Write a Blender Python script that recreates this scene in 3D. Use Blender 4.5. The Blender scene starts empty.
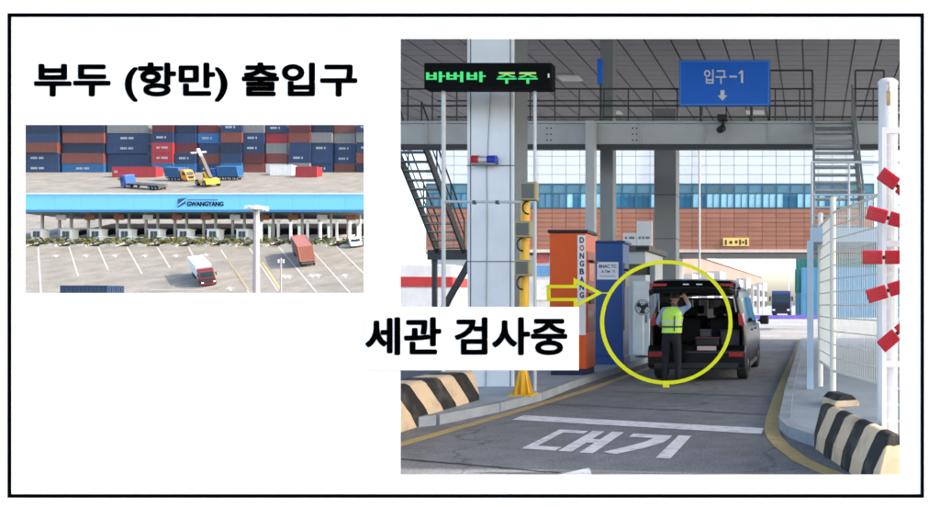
import bpy, bmesh, math, random
from mathutils import Vector, Matrix
random.seed(7)
R = math.radians
SC = bpy.context.scene
COL = SC.collection

# ------------------------------------------------------------------ camera
F, CX, CY, H = 800.0, 812.0, 305.0, 1.48        # focal length and level-view centre of the gate road, eye height
cd = bpy.data.cameras.new('camera'); cam = bpy.data.objects.new('camera', cd); COL.objects.link(cam)
cam.location = (0, 0, H); cam.rotation_euler = (R(90), 0, 0)
cd.sensor_fit = 'HORIZONTAL'; cd.sensor_width = 36; cd.lens = 36 * F / 940
cd.shift_x = -(CX - 470) / 940; cd.shift_y = (CY - 253.5) / 940
cd.clip_start = .05; cd.clip_end = 4000
SC.camera = cam
# ------------------------------------------------------------------ sky, sun, exposure
SUN_EL, SUN_AZ = 36, 96             # azimuth clockwise from +Y: sun from the right, a little behind the viewer
w = bpy.data.worlds.new('World'); SC.world = w; w.use_nodes = True
nt = w.node_tree; bg = nt.nodes['Background']; sk = nt.nodes.new('ShaderNodeTexSky')
sk.sky_type = 'NISHITA'; sk.sun_disc = False; sk.sun_elevation = R(SUN_EL); sk.sun_rotation = R(SUN_AZ)
sk.air_density = 1.0; sk.dust_density = 3.0; sk.ozone_density = 1.0
nt.links.new(sk.outputs[0], bg.inputs[0]); bg.inputs[1].default_value = .15
sl = bpy.data.lights.new('sun', 'SUN'); so = bpy.data.objects.new('sun', sl); COL.objects.link(so)
sl.energy = 2.0; sl.angle = R(.6); sl.color = (1, .94, .86)
sd = Vector((math.sin(R(SUN_AZ)) * math.cos(R(SUN_EL)), math.cos(R(SUN_AZ)) * math.cos(R(SUN_EL)), math.sin(R(SUN_EL))))
so.rotation_euler = sd.to_track_quat('Z', 'Y').to_euler(); so.location = (20, -20, 40)
SC.view_settings.view_transform = 'Standard'; SC.view_settings.look = 'None'
SC.view_settings.gamma = 1; SC.view_settings.use_curve_mapping = False
SC.view_settings.exposure = 2.0
SC.render.engine = 'CYCLES'
SC.cycles.use_denoising = True
SC.cycles.max_bounces = 8; SC.cycles.diffuse_bounces = 4

# ------------------------------------------------------------------ helpers
def px(x, Y): return (x - CX) * Y / F            # photo column -> metres across, at distance Y
def pz(y, Y): return H - (y - CY) * Y / F        # photo row -> height, at distance Y
def G(x, y, z=0.0):                              # a point of the level ground
    Y = (H - z) * F / (y - CY)
    return Vector((px(x, Y), Y, z))

def srgb(r, g=None, b=None):
    if g is None: g = b = r
    f = lambda c: (c / 255 / 12.92) if c <= 10 else ((c / 255 + .055) / 1.055) ** 2.4
    return (f(r), f(g), f(b))

MATS = {}
def mat(name, col, rough=.6, metal=0., var=.12, scale=3., bump=0., bscale=40., rnd=0., emit=0., spec=.5, dirt=0., dscale=.7, dcol=(.05, .045, .04)):
    if name in MATS: return MATS[name]
    m = bpy.data.materials.new(name); m.use_nodes = True; MATS[name] = m
    n = m.node_tree; L = n.links.new; p = n.nodes['Principled BSDF']
    p.inputs['Roughness'].default_value = rough; p.inputs['Metallic'].default_value = metal
    p.inputs['Specular IOR Level'].default_value = spec
    tc = n.nodes.new('ShaderNodeTexCoord')
    no = n.nodes.new('ShaderNodeTexNoise'); no.inputs['Scale'].default_value = scale; no.inputs['Detail'].default_value = 6
    no.inputs['Roughness'].default_value = .65
    L(tc.outputs['Object'], no.inputs['Vector'])
    mr = n.nodes.new('ShaderNodeMapRange'); mr.inputs[1].default_value = .25; mr.inputs[2].default_value = .75
    mr.inputs[3].default_value = 1 - var; mr.inputs[4].default_value = 1 + var
    L(no.outputs[0], mr.inputs[0])
    out = mr.outputs[0]
    if rnd:
        oi = n.nodes.new('ShaderNodeObjectInfo'); r2 = n.nodes.new('ShaderNodeMapRange')
        r2.inputs[3].default_value = 1 - rnd; r2.inputs[4].default_value = 1 + rnd
        L(oi.outputs['Random'], r2.inputs[0])
        mu = n.nodes.new('ShaderNodeMath'); mu.operation = 'MULTIPLY'; L(out, mu.inputs[0]); L(r2.outputs[0], mu.inputs[1]); out = mu.outputs[0]
    vm = n.nodes.new('ShaderNodeVectorMath'); vm.operation = 'SCALE'; vm.inputs[0].default_value = col[:3]; L(out, vm.inputs['Scale'])
    cout = vm.outputs[0]
    if dirt:
        n2 = n.nodes.new('ShaderNodeTexNoise'); n2.inputs['Scale'].default_value = dscale; n2.inputs['Detail'].default_value = 8
        n2.inputs['Roughness'].default_value = .7
        L(tc.outputs['Object'], n2.inputs['Vector'])
        m2 = n.nodes.new('ShaderNodeMapRange'); m2.inputs[1].default_value = .48; m2.inputs[2].default_value = .78
        m2.inputs[3].default_value = 0; m2.inputs[4].default_value = dirt
        L(n2.outputs[0], m2.inputs[0])
        mx = n.nodes.new('ShaderNodeMix'); mx.data_type = 'RGBA'; L(m2.outputs[0], mx.inputs[0]); L(cout, mx.inputs[6])
        mx.inputs[7].default_value = (*dcol, 1); cout = mx.outputs[2]
    L(cout, p.inputs['Base Color'])
    if bump:
        nb = n.nodes.new('ShaderNodeTexNoise'); nb.inputs['Scale'].default_value = bscale; nb.inputs['Detail'].default_value = 4
        L(tc.outputs['Object'], nb.inputs['Vector'])
        b = n.nodes.new('ShaderNodeBump'); b.inputs['Strength'].default_value = bump; b.inputs['Distance'].default_value = .01
        L(nb.outputs[0], b.inputs['Height']); L(b.outputs[0], p.inputs['Normal'])
    if emit:
        p.inputs['Emission Color'].default_value = (*col[:3], 1); p.inputs['Emission Strength'].default_value = emit
    return m

def glass(name, col, rough=.04, alpha=.5):
    if name in MATS: return MATS[name]
    m = bpy.data.materials.new(name); m.use_nodes = True; MATS[name] = m
    n = m.node_tree; p = n.nodes['Principled BSDF']
    p.inputs['Base Color'].default_value = (*col, 1); p.inputs['Roughness'].default_value = rough
    p.inputs['Specular IOR Level'].default_value = .8; p.inputs['Alpha'].default_value = alpha
    return m

def stripes(name, a, b, period, slant, axis='Y', duty=.5, off=0.):
    """painted diagonal bands"""
    m = bpy.data.materials.new(name); m.use_nodes = True; MATS[name] = m
    n = m.node_tree; L = n.links.new; p = n.nodes['Principled BSDF']; p.inputs['Roughness'].default_value = .75
    tc = n.nodes.new('ShaderNodeTexCoord'); sp = n.nodes.new('ShaderNodeSeparateXYZ'); L(tc.outputs['Object'], sp.inputs[0])
    def mth(op, i0, i1):
        k = n.nodes.new('ShaderNodeMath'); k.operation = op
        for j, v in enumerate((i0, i1)):
            if isinstance(v, (int, float)): k.inputs[j].default_value = v
            else: L(v, k.inputs[j])
        return k.outputs[0]
    nz = n.nodes.new('ShaderNodeTexNoise'); nz.inputs['Scale'].default_value = 9; nz.inputs['Detail'].default_value = 6; L(tc.outputs['Object'], nz.inputs[0])
    s = mth('ADD', sp.outputs[axis], mth('MULTIPLY', sp.outputs['Z'], slant))
    s = mth('ADD', s, mth('MULTIPLY', nz.outputs[0], .03))
    fr = mth('FRACT', mth('ADD', mth('DIVIDE', s, period), 50 + off), 0)
    g = mth('GREATER_THAN', fr, duty)
    mx = n.nodes.new('ShaderNodeMix'); mx.data_type = 'RGBA'; L(g, mx.inputs[0]); mx.inputs[6].default_value = (*a, 1); mx.inputs[7].default_value = (*b, 1)
    n2 = n.nodes.new('ShaderNodeTexNoise'); n2.inputs['Scale'].default_value = 5; n2.inputs['Detail'].default_value = 8; L(tc.outputs['Object'], n2.inputs[0])
    mr = n.nodes.new('ShaderNodeMapRange'); mr.inputs[1].default_value = .5; mr.inputs[2].default_value = .8; mr.inputs[4].default_value = .5; L(n2.outputs[0], mr.inputs[0])
    m3 = n.nodes.new('ShaderNodeMix'); m3.data_type = 'RGBA'; L(mr.outputs[0], m3.inputs[0]); L(mx.outputs[2], m3.inputs[6]); m3.inputs[7].default_value = (.16, .14, .12, 1)
    L(m3.outputs[2], p.inputs['Base Color'])
    return m

class MB:
    def __init__(s): s.v = []; s.f = []
    def add(s, vs, fs):
        b = len(s.v); s.v += [tuple(v) for v in vs]; s.f += [tuple(i + b for i in f) for f in fs]; return s
    def box(s, x0, x1, y0, y1, z0, z1, M=None):
        vs = [Vector(p) for p in ((x0, y0, z0), (x1, y0, z0), (x1, y1, z0), (x0, y1, z0), (x0, y0, z1), (x1, y0, z1), (x1, y1, z1), (x0, y1, z1))]
        if M: vs = [M @ v for v in vs]
        return s.add(vs, [(0, 3, 2, 1), (4, 5, 6, 7), (0, 1, 5, 4), (1, 2, 6, 5), (2, 3, 7, 6), (3, 0, 4, 7)])
    def cbox(s, c, d, M=None): return s.box(c[0] - d[0] / 2, c[0] + d[0] / 2, c[1] - d[1] / 2, c[1] + d[1] / 2, c[2] - d[2] / 2, c[2] + d[2] / 2, M)
    def cyl(s, p0, p1, r0, n=10, r1=None, caps=True):
        p0, p1 = Vector(p0), Vector(p1); r1 = r0 if r1 is None else r1
        d = (p1 - p0).normalized(); a = d.orthogonal().normalized(); b = d.cross(a)
        vs = []
        for i in range(n):
            t = 2 * math.pi * i / n; e = a * math.cos(t) + b * math.sin(t)
            vs += [p0 + e * r0, p1 + e * r1]
        fs = [(2 * i, (2 * i + 2) % (2 * n), (2 * i + 3) % (2 * n), 2 * i + 1) for i in range(n)]
        if caps: fs += [tuple(2 * i for i in reversed(range(n))), tuple(2 * i + 1 for i in range(n))]
        return s.add(vs, fs)
    def bar(s, p0, p1, wd, hg, up=(0, 0, 1)):
        p0, p1 = Vector(p0), Vector(p1); d = (p1 - p0).normalized(); u = Vector(up)
        a = d.cross(u)
        if a.length < 1e-4: a = d.cross(Vector((0, 1, 0)))
        a.normalize(); b = a.cross(d).normalized()
        vs = [p + a * i * wd / 2 + b * j * hg / 2 for p in (p0, p1) for i, j in ((-1, -1), (1, -1), (1, 1), (-1, 1))]
        return s.add(vs, [(0, 1, 2, 3), (7, 6, 5, 4), (0, 4, 5, 1), (1, 5, 6, 2), (2, 6, 7, 3), (3, 7, 4, 0)])
    def path(s, pts, r, n=8):
        for a, b in zip(pts, pts[1:]): s.cyl(a, b, r, n)
        return s
    def prism(s, poly, axis, a, b):
        """poly of 2-D points extruded along axis ('X','Y','Z') from a to b"""
        def P(p, t): return {'X': (t, p[0], p[1]), 'Y': (p[0], t, p[1]), 'Z': (p[0], p[1], t)}[axis]
        n = len(poly)
        vs = [P(p, a) for p in poly] + [P(p, b) for p in poly]
        return s.add(vs, [tuple(range(n)), tuple(range(2 * n - 1, n - 1, -1))] + [(i, i + n, (i + 1) % n + n, (i + 1) % n) for i in range(n)])
    def lathe(s, c, axis, prof, n=20):
        """prof: (radius, along) pairs turned about axis through c"""
        c = Vector(c); d = Vector(axis).normalized(); a = d.orthogonal().normalized(); b = d.cross(a); m = len(prof)
        vs = [c + d * h + (a * math.cos(2 * math.pi * i / n) + b * math.sin(2 * math.pi * i / n)) * r for i in range(n) for r, h in prof]
        return s.add(vs, [(i * m + j, ((i + 1) % n) * m + j, ((i + 1) % n) * m + j + 1, i * m + j + 1) for i in range(n) for j in range(m - 1)])
    def quad(s, *vs): return s.add(vs, [tuple(range(len(vs)))])

def mesh_of(mb, name, org=(0, 0, 0), bevel=0., smooth=False):
    me = bpy.data.meshes.new(name)
    o = Vector(org)
    me.from_pydata([tuple(Vector(v) - o) for v in mb.v], [], mb.f)
    bm = bmesh.new(); bm.from_mesh(me)
    bmesh.ops.remove_doubles(bm, verts=bm.verts, dist=1e-5) if smooth else None
    bmesh.ops.recalc_face_normals(bm, faces=bm.faces)
    if bevel:
        bmesh.ops.bevel(bm, geom=[e for e in bm.edges if len(e.link_faces) == 2 and e.calc_face_angle(0) > .5], offset=bevel, segments=2, affect='EDGES', profile=.5)
    bm.to_mesh(me); bm.free()
    if smooth:
        for p in me.polygons: p.use_smooth = True
    return me

def tag(o, label=None, cat=None, group=None, kind=None):
    for k, v in (('label', label), ('category', cat), ('group', group), ('kind', kind)):
        if v: o[k] = v
    return o

def thing(name, label, cat, loc=(0, 0, 0), group=None, M=None):
    o = bpy.data.objects.new(name, None); COL.objects.link(o); o.empty_display_size = .2
    if M is not None: o.matrix_world = M
    else: o.location = loc
    return tag(o, label, cat, group)

ORG = {}
def part(parent, name, mb, m, bevel=0., smooth=False, local=False, label=None, kind=None):
    """one mesh under a thing; mb in world coordinates unless local"""
    org = Vector((0, 0, 0))
    if not local:
        q = parent
        while q: org += Vector(q.location); q = q.parent
    me = mesh_of(mb, name, org, bevel, smooth) if isinstance(mb, MB) else mb
    me.materials.append(m) if not me.materials else None
    o = bpy.data.objects.new(name, me); COL.objects.link(o); o.parent = parent
    return tag(o, label, kind=kind)

def solo(name, mb, m, label=None, cat=None, group=None, kind=None, bevel=0., smooth=False, org=(0, 0, 0)):
    me = mesh_of(mb, name, org, bevel, smooth); me.materials.append(m)
    o = bpy.data.objects.new(name, me); COL.objects.link(o); o.location = org
    return tag(o, label, cat, group, kind)

def bold_text(body, x0, x1, z0, z1, Y, wd, depth=.004, **k):
    """heavy lettering: the plain outline widened by wd metres to each side"""
    out = MB(); i = 0
    for dx, dz in ((-1, 0), (1, 0), (0, -1), (0, 1), (-.7, -.7), (.7, .7), (-.7, .7), (.7, -.7), (0, 0)):
        t = text_mesh(body, x0 + wd, x1 - wd, z0 + wd, z1 - wd, Y, 0, depth + .0004 * i, **k); i += 1
        out.add([(x + dx * wd, y, z + dz * wd) for x, y, z in t.v], t.f)
    return out
def text_mesh(body, x0, x1, z0, z1, Y, bold=.012, depth=.004, axis='XZ', X=0, spacing=1.0, split=False):
    """letters filling the box x0..x1, z0..z1; axis XZ faces -Y, YZ faces +X, XY lies flat"""
    c = bpy.data.curves.new('lettering', 'FONT'); c.body = body; c.offset = bold; c.extrude = .01; c.space_character = spacing; c.resolution_u = 4
    o = bpy.data.objects.new('lettering', c); COL.objects.link(o)
    dg = bpy.context.evaluated_depsgraph_get(); me = bpy.data.meshes.new_from_object(o.evaluated_get(dg))
    bpy.data.objects.remove(o); bpy.data.curves.remove(c)
    vs = [v.co for v in me.vertices]
    ax, bx = min(v.x for v in vs), max(v.x for v in vs); az, bz = min(v.y for v in vs), max(v.y for v in vs)
    mb = MB()
    for v in vs:
        u = x0 + (v.x - ax) / (bx - ax) * (x1 - x0); h = z0 + (v.y - az) / (bz - az) * (z1 - z0); t = depth if v.z > 0 else 0
        mb.v.append({'XZ': (u, Y - t, h), 'YZ': (X + t, u, h), 'XY': (u, h, Y + t)}[axis])
    mb.f = [tuple(p.vertices) for p in me.polygons]
    bpy.data.meshes.remove(me)
    return mb

def copy_part(src, parent, loc=None, m=None):
    o = src.copy(); COL.objects.link(o); o.parent = parent
    if loc is not None: o.location = loc
    return o

# ------------------------------------------------------------------ materials
def asphalt(name, base, crack=.6):
    m = bpy.data.materials.new(name); m.use_nodes = True; MATS[name] = m
    n = m.node_tree; L = n.links.new; p = n.nodes['Principled BSDF']; p.inputs['Roughness'].default_value = .82
    tc = n.nodes.new('ShaderNodeTexCoord')
    def noise(sc, det, ro=.6):
        k = n.nodes.new('ShaderNodeTexNoise'); k.inputs['Scale'].default_value = sc; k.inputs['Detail'].default_value = det; k.inputs['Roughness'].default_value = ro
        L(tc.outputs['Object'], k.inputs[0]); return k.outputs[0]
    def rng(v, a, b, c, d):
        k = n.nodes.new('ShaderNodeMapRange'); L(v, k.inputs[0])
        for i, q in enumerate((a, b, c, d)): k.inputs[i + 1].default_value = q
        return k.outputs[0]
    def mul(a, b):
        k = n.nodes.new('ShaderNodeMath'); k.operation = 'MULTIPLY'; L(a, k.inputs[0]); L(b, k.inputs[1]); return k.outputs[0]
    v = mul(mul(rng(noise(.35, 5), .3, .7, .72, 1.25), rng(noise(3.2, 6, .7), .3, .7, .8, 1.2)), rng(noise(38, 4, .85), .32, .68, .45, 1.6))
    vo = n.nodes.new('ShaderNodeTexVoronoi'); vo.feature = 'DISTANCE_TO_EDGE'; vo.inputs['Scale'].default_value = .23
    wp = n.nodes.new('ShaderNodeVectorMath'); wp.operation = 'ADD'; nw = n.nodes.new('ShaderNodeTexNoise'); nw.inputs['Scale'].default_value = 1.4; nw.inputs['Detail'].default_value = 8
    L(tc.outputs['Object'], nw.inputs[0]); L(tc.outputs['Object'], wp.inputs[0]); L(nw.outputs['Color'], wp.inputs[1]); L(wp.outputs[0], vo.inputs['Vector'])
    v = mul(v, rng(vo.outputs['Distance'], .0, .006, 1 - crack, 1))
    s = n.nodes.new('ShaderNodeVectorMath'); s.operation = 'SCALE'; s.inputs[0].default_value = base; L(v, s.inputs['Scale']); L(s.outputs[0], p.inputs['Base Color'])
    b = n.nodes.new('ShaderNodeBump'); b.inputs['Strength'].default_value = .5; b.inputs['Distance'].default_value = .006
    L(noise(90, 3, .8), b.inputs['Height']); L(b.outputs[0], p.inputs['Normal'])
    return m

def worn_paint(name, col, wear=.5, under=(.12, .12, .125)):
    m = mat(name, col, .7, var=.08, scale=6, dirt=wear, dscale=7, dcol=under, bump=.3, bscale=70); return m

M_ASPH = asphalt('asphalt', (.175, .177, .182), .45)
M_YARD = asphalt('yard concrete', (.22, .215, .205), .25)
M_HILL = asphalt('terminal concrete', (.165, .150, .122), .2)
M_WHITE = mat('white paint', (.8, .8, .8), .45, var=.03)
M_BOARD = mat('board white', (.92, .92, .92), .7, var=.008, scale=1)
M_BLACKP = mat('black print', (.0006, .0006, .0006), .9, var=.02, spec=0.)
M_YELLOWP = mat('bright yellow enamel', (1., .98, .0), .6, var=.0)
M_KERB = mat('kerb stone', (.30, .33, .36), .8, var=.15, scale=4, bump=.4, bscale=60, rnd=.06, dirt=.35, dscale=1.6)
M_PAVE = mat('island concrete', (.34, .38, .42), .8, var=.12, scale=1.5, bump=.3, bscale=50, dirt=.3, dscale=.9)
M_YLINE = worn_paint('yellow road paint', (.50, .37, .15), .6)
M_WLINE = worn_paint('white road paint', (.72, .72, .72), .75)
M_CLAD = mat('pale metal cladding', (.72, .76, .78), .42, var=.05, scale=1.2, dirt=.12, dscale=1)
M_GREYM = mat('grey painted steel', (.27, .29, .30), .5, var=.07, dirt=.15, dscale=1.5)
M_LGREY = mat('light grey steel', (.50, .53, .54), .45, var=.06, dirt=.15)
M_DARKM = mat('dark steel', (.045, .047, .05), .5, var=.12)
M_CEIL = mat('ceiling panel grey', (.25, .25, .25), .55, var=.05, rnd=.07)
M_BLACK = mat('black plastic', (.008, .008, .009), .5, var=.1)
M_RUBBER = mat('rubber', (.015, .015, .015), .85, var=.15)
M_YELLOW = mat('safety yellow paint', (.72, .40, .015), .45, var=.08, dirt=.25, dscale=5)
M_ORANGE = mat('orange kiosk paint', (.72, .10, .012), .35, var=.04)
M_BLUE = mat('blue kiosk paint', (.004, .062, .25), .35, var=.05)
M_SIGNB = mat('sign blue', (.008, .17, .85), .4, var=.06, scale=2)
M_RED = mat('red reflector', (.42, .01, .02), .3, var=.15, scale=30)
M_LED = mat('green led', (.03, .55, .12), .4, emit=.16, var=.05)
M_LEDO = mat('orange led', (.8, .35, .1), .4, emit=.1, var=.05)
M_BRICK = mat('terracotta panel', (.29, .125, .078), .75, var=.08, scale=2, rnd=.08)
M_WPANEL = mat('white cladding panel', (.56, .59, .60), .5, var=.04, rnd=.04)
M_TEAL = mat('teal window frame', (.02, .09, .14), .4, var=.05)
M_CREAM = mat('cream white paint', (.78, .76, .66), .5, var=.04, dirt=.15, dscale=4, dcol=(.3, .2, .1))
M_PBLUE = mat('pale blue steel', (.38, .50, .60), .45, var=.05)
M_GL_DK = mat('dark window glass', (.008, .018, .025), .1, spec=.5, var=.05)
M_GL_SKY = mat('painted sky glass', (.36, .66, .74), .05, spec=.9, var=.25, scale=1.5)  # bright sky showing in the panes is painted into their colour

# ------------------------------------------------------------------ ground, road, islands
g = solo('ground', MB().quad((-1500, -80, 0), (1500, -80, 0), (1500, 2500, 0), (-1500, 2500, 0)), M_ASPH, kind='structure')
solo('yard', MB().quad((-60, 34, .004), (400, 34, .004), (400, 700, .004), (-60, 700, .004)), M_YARD, kind='structure')
# straight joints in the asphalt, sealed with bitumen
M_SEAL = mat('bitumen joint', (.03, .03, .032), .6, var=.2)
for a, b in ((G(545, 404), G(775, 415)), (G(600, 391), G(782, 397)), (G(400, 459), G(560, 473))):
    mb = MB(); d = (b - a).normalized(); s = Vector((-d.y, d.x, 0)); n = 14
    for i in range(n):
        p, q = a.lerp(b, i / n), a.lerp(b, (i + 1) / n); wd = .012 + .012 * random.random(); j = s * random.uniform(-.012, .012)
        mb.quad(p - s * wd + j + Vector((0, 0, .004)), q - s * wd + j + Vector((0, 0, .004)), q + s * wd + j + Vector((0, 0, .004)), p + s * wd + j + Vector((0, 0, .004)))
    part(g, 'joint', mb, M_SEAL)

def ribbon(pts, wd, z):
    mb = MB(); P = [Vector((p[0], p[1], z)) for p in pts]; L = []
    for i, p in enumerate(P):
        d = (P[min(i + 1, len(P) - 1)] - P[max(i - 1, 0)]).normalized(); s = Vector((-d.y, d.x, 0)) * wd / 2
        L.append((p - s, p + s))
    for (a, b), (c, d) in zip(L, L[1:]): mb.quad(a, c, d, b)
    return mb
yl = solo('yellow_edge_line', ribbon([(-4.75, 6.6), (-4.36, 8.46), (-4.2, 10.1), (-4.02, 12.2), (-3.9, 14.1), (-3.82, 18.6), (-3.8, 33)], .17, .005), M_YLINE, kind='structure')
yr = solo('yellow_edge_line', ribbon([(-.5, 33), (-.5, 25), (-.54, 12.7), (-.52, 10.6), (-.49, 9.63), (-.43, 9.0), (-.33, 8.46), (-.11, 7.64), (.08, 7.2), (.5, 6.4)], .17, .005), M_YLINE, kind='structure')
sh = -.345
mb = MB()
for i in range(12):
    xa = -3.86 + 3.28 * i / 12; xb = -3.86 + 3.28 * (i + 1) / 12
    y = lambda x: 10.5 + sh * (x + 3.86)
    mb.quad((xa, y(xa) - .21, .006), (xb, y(xb) - .21, .006), (xb, y(xb) + .21, .006), (xa, y(xa) + .21, .006))
solo('stop_line', mb, M_WLINE, kind='structure')
def roadword(strokes):
    mb = MB()
    for poly in strokes: mb.add([(x, y - .31 * (x + 2.97) + .02, .006) for x, y in poly], [tuple(range(len(poly)))])
    return mb
def bx4(a, b, c, d): return [(a, c), (b, c), (b, d), (a, d)]
mb = roadword([bx4(-2.99, -2.62, 9.27, 9.46), bx4(-2.99, -2.88, 8.40, 9.269), bx4(-2.99, -2.60, 8.20, 8.399), bx4(-2.57, -2.42, 8.20, 9.48), bx4(-2.419, -2.33, 8.74, 8.96), bx4(-2.329, -2.18, 8.18, 9.50),
               [(-2.05, 9.23), (-1.58, 9.23), (-1.58, 9.45), (-2.05, 9.45)], [(-1.76, 9.229), (-1.58, 9.229), (-1.60, 9.0), (-1.74, 8.6), (-1.94, 8.22), (-2.10, 8.28), (-1.94, 8.62), (-1.80, 8.98)], bx4(-1.51, -1.36, 8.16, 9.50)])
solo('road_lettering', mb, M_WLINE, kind='structure')
mb = MB().add([(-2.02, 7.26, .006), (-2.36, 6.72, .006), (-2.14, 6.70, .006), (-2.14, 5.9, .006), (-1.98, 5.9, .006), (-1.98, 6.62, .006), (-1.79, 6.60, .006)], [(0, 1, 2, 5, 6), (2, 3, 4, 5)])
solo('road_arrow', mb, M_WLINE, kind='structure')

def kerb(parent, pts, z=.125, wd=.16):
    for a, b in zip(pts, pts[1:]):
        a, b = Vector((*a, 0)), Vector((*b, 0)); L = (b - a).length; n = max(1, round(L / 1.0)); d = (b - a).normalized()
        for i in range(n):
            p, q = a + d * (L * i / n + .004), a + d * (L * (i + 1) / n - .004)
            mb = MB(); s = Vector((-d.y, d.x, 0)); hw = wd / 2
            for pt in (p, q): mb.v += [tuple(pt - s * hw), tuple(pt + s * hw), tuple(pt + s * hw + Vector((0, 0, z))), tuple(pt - s * (hw - .02) + Vector((0, 0, z))), tuple(pt - s * hw + Vector((0, 0, z - .03)))]
            mb.f = [(0, 1, 2, 3, 4), (9, 8, 7, 6, 5)] + [(i, i + 5, (i + 1) % 5 + 5, (i + 1) % 5) for i in range(5)]
            part(parent, 'kerbstone', mb, M_KERB)
KL = [(-4.30, 33), (-4.33, 14.1), (-4.26, 12.4), (-4.40, 11.1), (-4.68, 9.9), (-5.2, 9.35), (-7.2, 9.3)]
il = solo('traffic_island', MB().prism([(-7.2, 33), (-4.36, 33), (-4.38, 14.1), (-4.31, 12.4), (-4.45, 11.12), (-4.71, 9.95), (-5.2, 9.41), (-7.2, 9.36)], 'Z', -.02, .12), M_PAVE, kind='structure')
kerb(il, KL)
KR = [(6, 5.95), (1.0, 6.1), (.5, 7.0), (.14, 8.3), (-.2, 9.0), (-.32, 9.6), (-.36, 13), (-.37, 33)]
ir = solo('traffic_island', MB().prism([(6, 33), (-.31, 33), (-.30, 13), (-.27, 9.62), (-.15, 9.04), (.19, 8.32), (.55, 7.04), (1.03, 6.16), (6, 6.0)], 'Z', -.02, .12), M_PAVE, kind='structure')
kerb(ir, KR)

# ------------------------------------------------------------------ gate canopy
cn = thing('gate_canopy', 'huge grey gate roof on clad columns, with a tiled metal panel ceiling', 'canopy', (0, 20, 0))
part(cn, 'roof_slab', MB().box(-17.6, 18, 5.9, 33.4, 9.1, 9.5), M_DARKM)  # reaches unseen to the right and front, sized to keep the lane shaded
mb = MB()
for j in range(24): mb.box(0, .705, 20.6 + j * .52, 20.6 + j * .52 + .497, 9.03, 9.07)
me = mesh_of(mb, 'ceiling_panel', (0, 20, 0)); me.materials.append(M_CEIL)
for i in range(47):
    o = bpy.data.objects.new('ceiling_panel', me); COL.objects.link(o); o.parent = cn; o.location = (-17.55 + i * .752, 0, 0)
M_LAMP = mat('lamp diffuser', (.75, .74, .68), .5)
for x, y in ((570, 78), (612, 112), (755, 112), (487, 112)):
    Y = (9 - H) * F / (CY - y); X = px(x, Y)
    part(cn, 'ceiling_light', MB().box(X - .35, X + .35, Y - .3, Y + .3, 8.97, 9.028), M_LAMP)
# the pale clad column in front
Yc = 13.3
xa, xb = px(467, Yc), px(514, Yc)
c1 = part(cn, 'column', MB().box(xa, xb, Yc, Yc + .62, .12, 9.03), M_CLAD, bevel=.012, label='pale metal clad square column')
M_TRIM = mat('dark joint', (.05, .055, .06), .6)
for k, xx in enumerate((xa + .055, xb - .065)):
    part(c1, 'seam', MB().box(xx, xx + .012, Yc - .006, Yc + .002, .13, 9.0), M_TRIM)
for zz in (pz(166, Yc), pz(262, Yc), pz(70, Yc)):
    part(c1, 'seam', MB().box(xa - .004, xb + .004, Yc - .007, Yc + .63, zz, zz + .014), M_TRIM)
part(c1, 'side_face', MB().box(xb - .002, xb + .012, Yc + .02, Yc + .6, .14, 9.02), mat('column side dark grey', (.13, .145, .155), .5, var=.06))  # right side of the column coloured darker than its front
part(c1, 'conduit', MB().path([(px(487, Yc), Yc - .012, pz(166, Yc)), (px(487.5, Yc), Yc - .012, pz(220, Yc)), (px(486, Yc), Yc - .012, .13)], .007, 6), M_GREYM)
part(c1, 'conduit', MB().path([(px(491, Yc), Yc - .012, pz(92, Yc)), (px(489, Yc), Yc - .014, pz(130, Yc)), (px(488, Yc), Yc - .012, pz(155, Yc))], .007, 6), M_GREYM)
# grey columns farther back
Yc = 25.5; xa, xb = px(654, Yc), px(676, Yc)
c2 = part(cn, 'column', MB().box(xa, xb, Yc, Yc + .66, .12, 7.75), M_GREYM, bevel=.012)
for y in (195, 239, 285): part(c2, 'seam', MB().box(xa - .005, xb + .005, Yc - .006, Yc + .67, pz(y, Yc), pz(y, Yc) + .02), M_TRIM)
Yc = 21.75; part(cn, 'column', MB().box(px(600, Yc), px(613, Yc), Yc, Yc + .36, .12, 9.03), M_GREYM, bevel=.01)
for X, Y in ((12, 26), (12, 8), (-16.95, 31), (5.6, 24)): part(cn, 'column', MB().box(X, X + .66, Y, Y + .66, 0, 9.03), M_GREYM, bevel=.012)
# beams over the far edge of the ceiling
part(cn, 'edge_beam', MB().box(-17.6, 18, 33.1, 33.4, 8.5, 9.095), M_GREYM)

# ------------------------------------------------------------------ walkway over the lane
YB = 20.0; zt, zb = pz(121, YB), pz(146, YB)
wk = thing('gantry_walkway', 'grey steel walkway beam crossing the whole gate above the lane, with railings', 'walkway', (0, YB, 0))
X0, X1 = -10.95, 5.2
part(wk, 'beam_web', MB().box(X0, X1, YB + .08, YB + .11, zb + .04, zt - .04), M_LGREY)
part(wk, 'beam_flange', MB().box(X0, X1, YB, YB + .22, zt - .05, zt), M_LGREY)
part(wk, 'beam_flange', MB().box(X0, X1, YB, YB + .22, zb - .07, zb + .045), M_DARKM)
part(wk, 'deck', MB().box(X0 - .4, X1, YB + .2, YB + 1.5, zt - .06, zt - .01), M_DARKM)
part(wk, 'rear_beam', MB().box(X0 - .4, X1, YB + 1.5, YB + 1.62, zb + .36, zt), M_DARKM)
for x in (425, 520, 640, 705, 768): part(wk, 'stiffener', MB().box(px(x, YB), px(x, YB) + .03, YB + .03, YB + .08, zb + .046, zt - .052), M_LGREY)
mbb = MB()
for x0 in (546, 632):
    for i in range(2):
        for j in range(3):
            X = px(x0 + 4 * i, YB); Z = zb + .16 + .15 * j
            mbb.cyl((X, YB + .065, Z), (X, YB + .08, Z), .02, 8)
part(wk, 'splice_bolts', mbb, M_DARKM)
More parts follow.
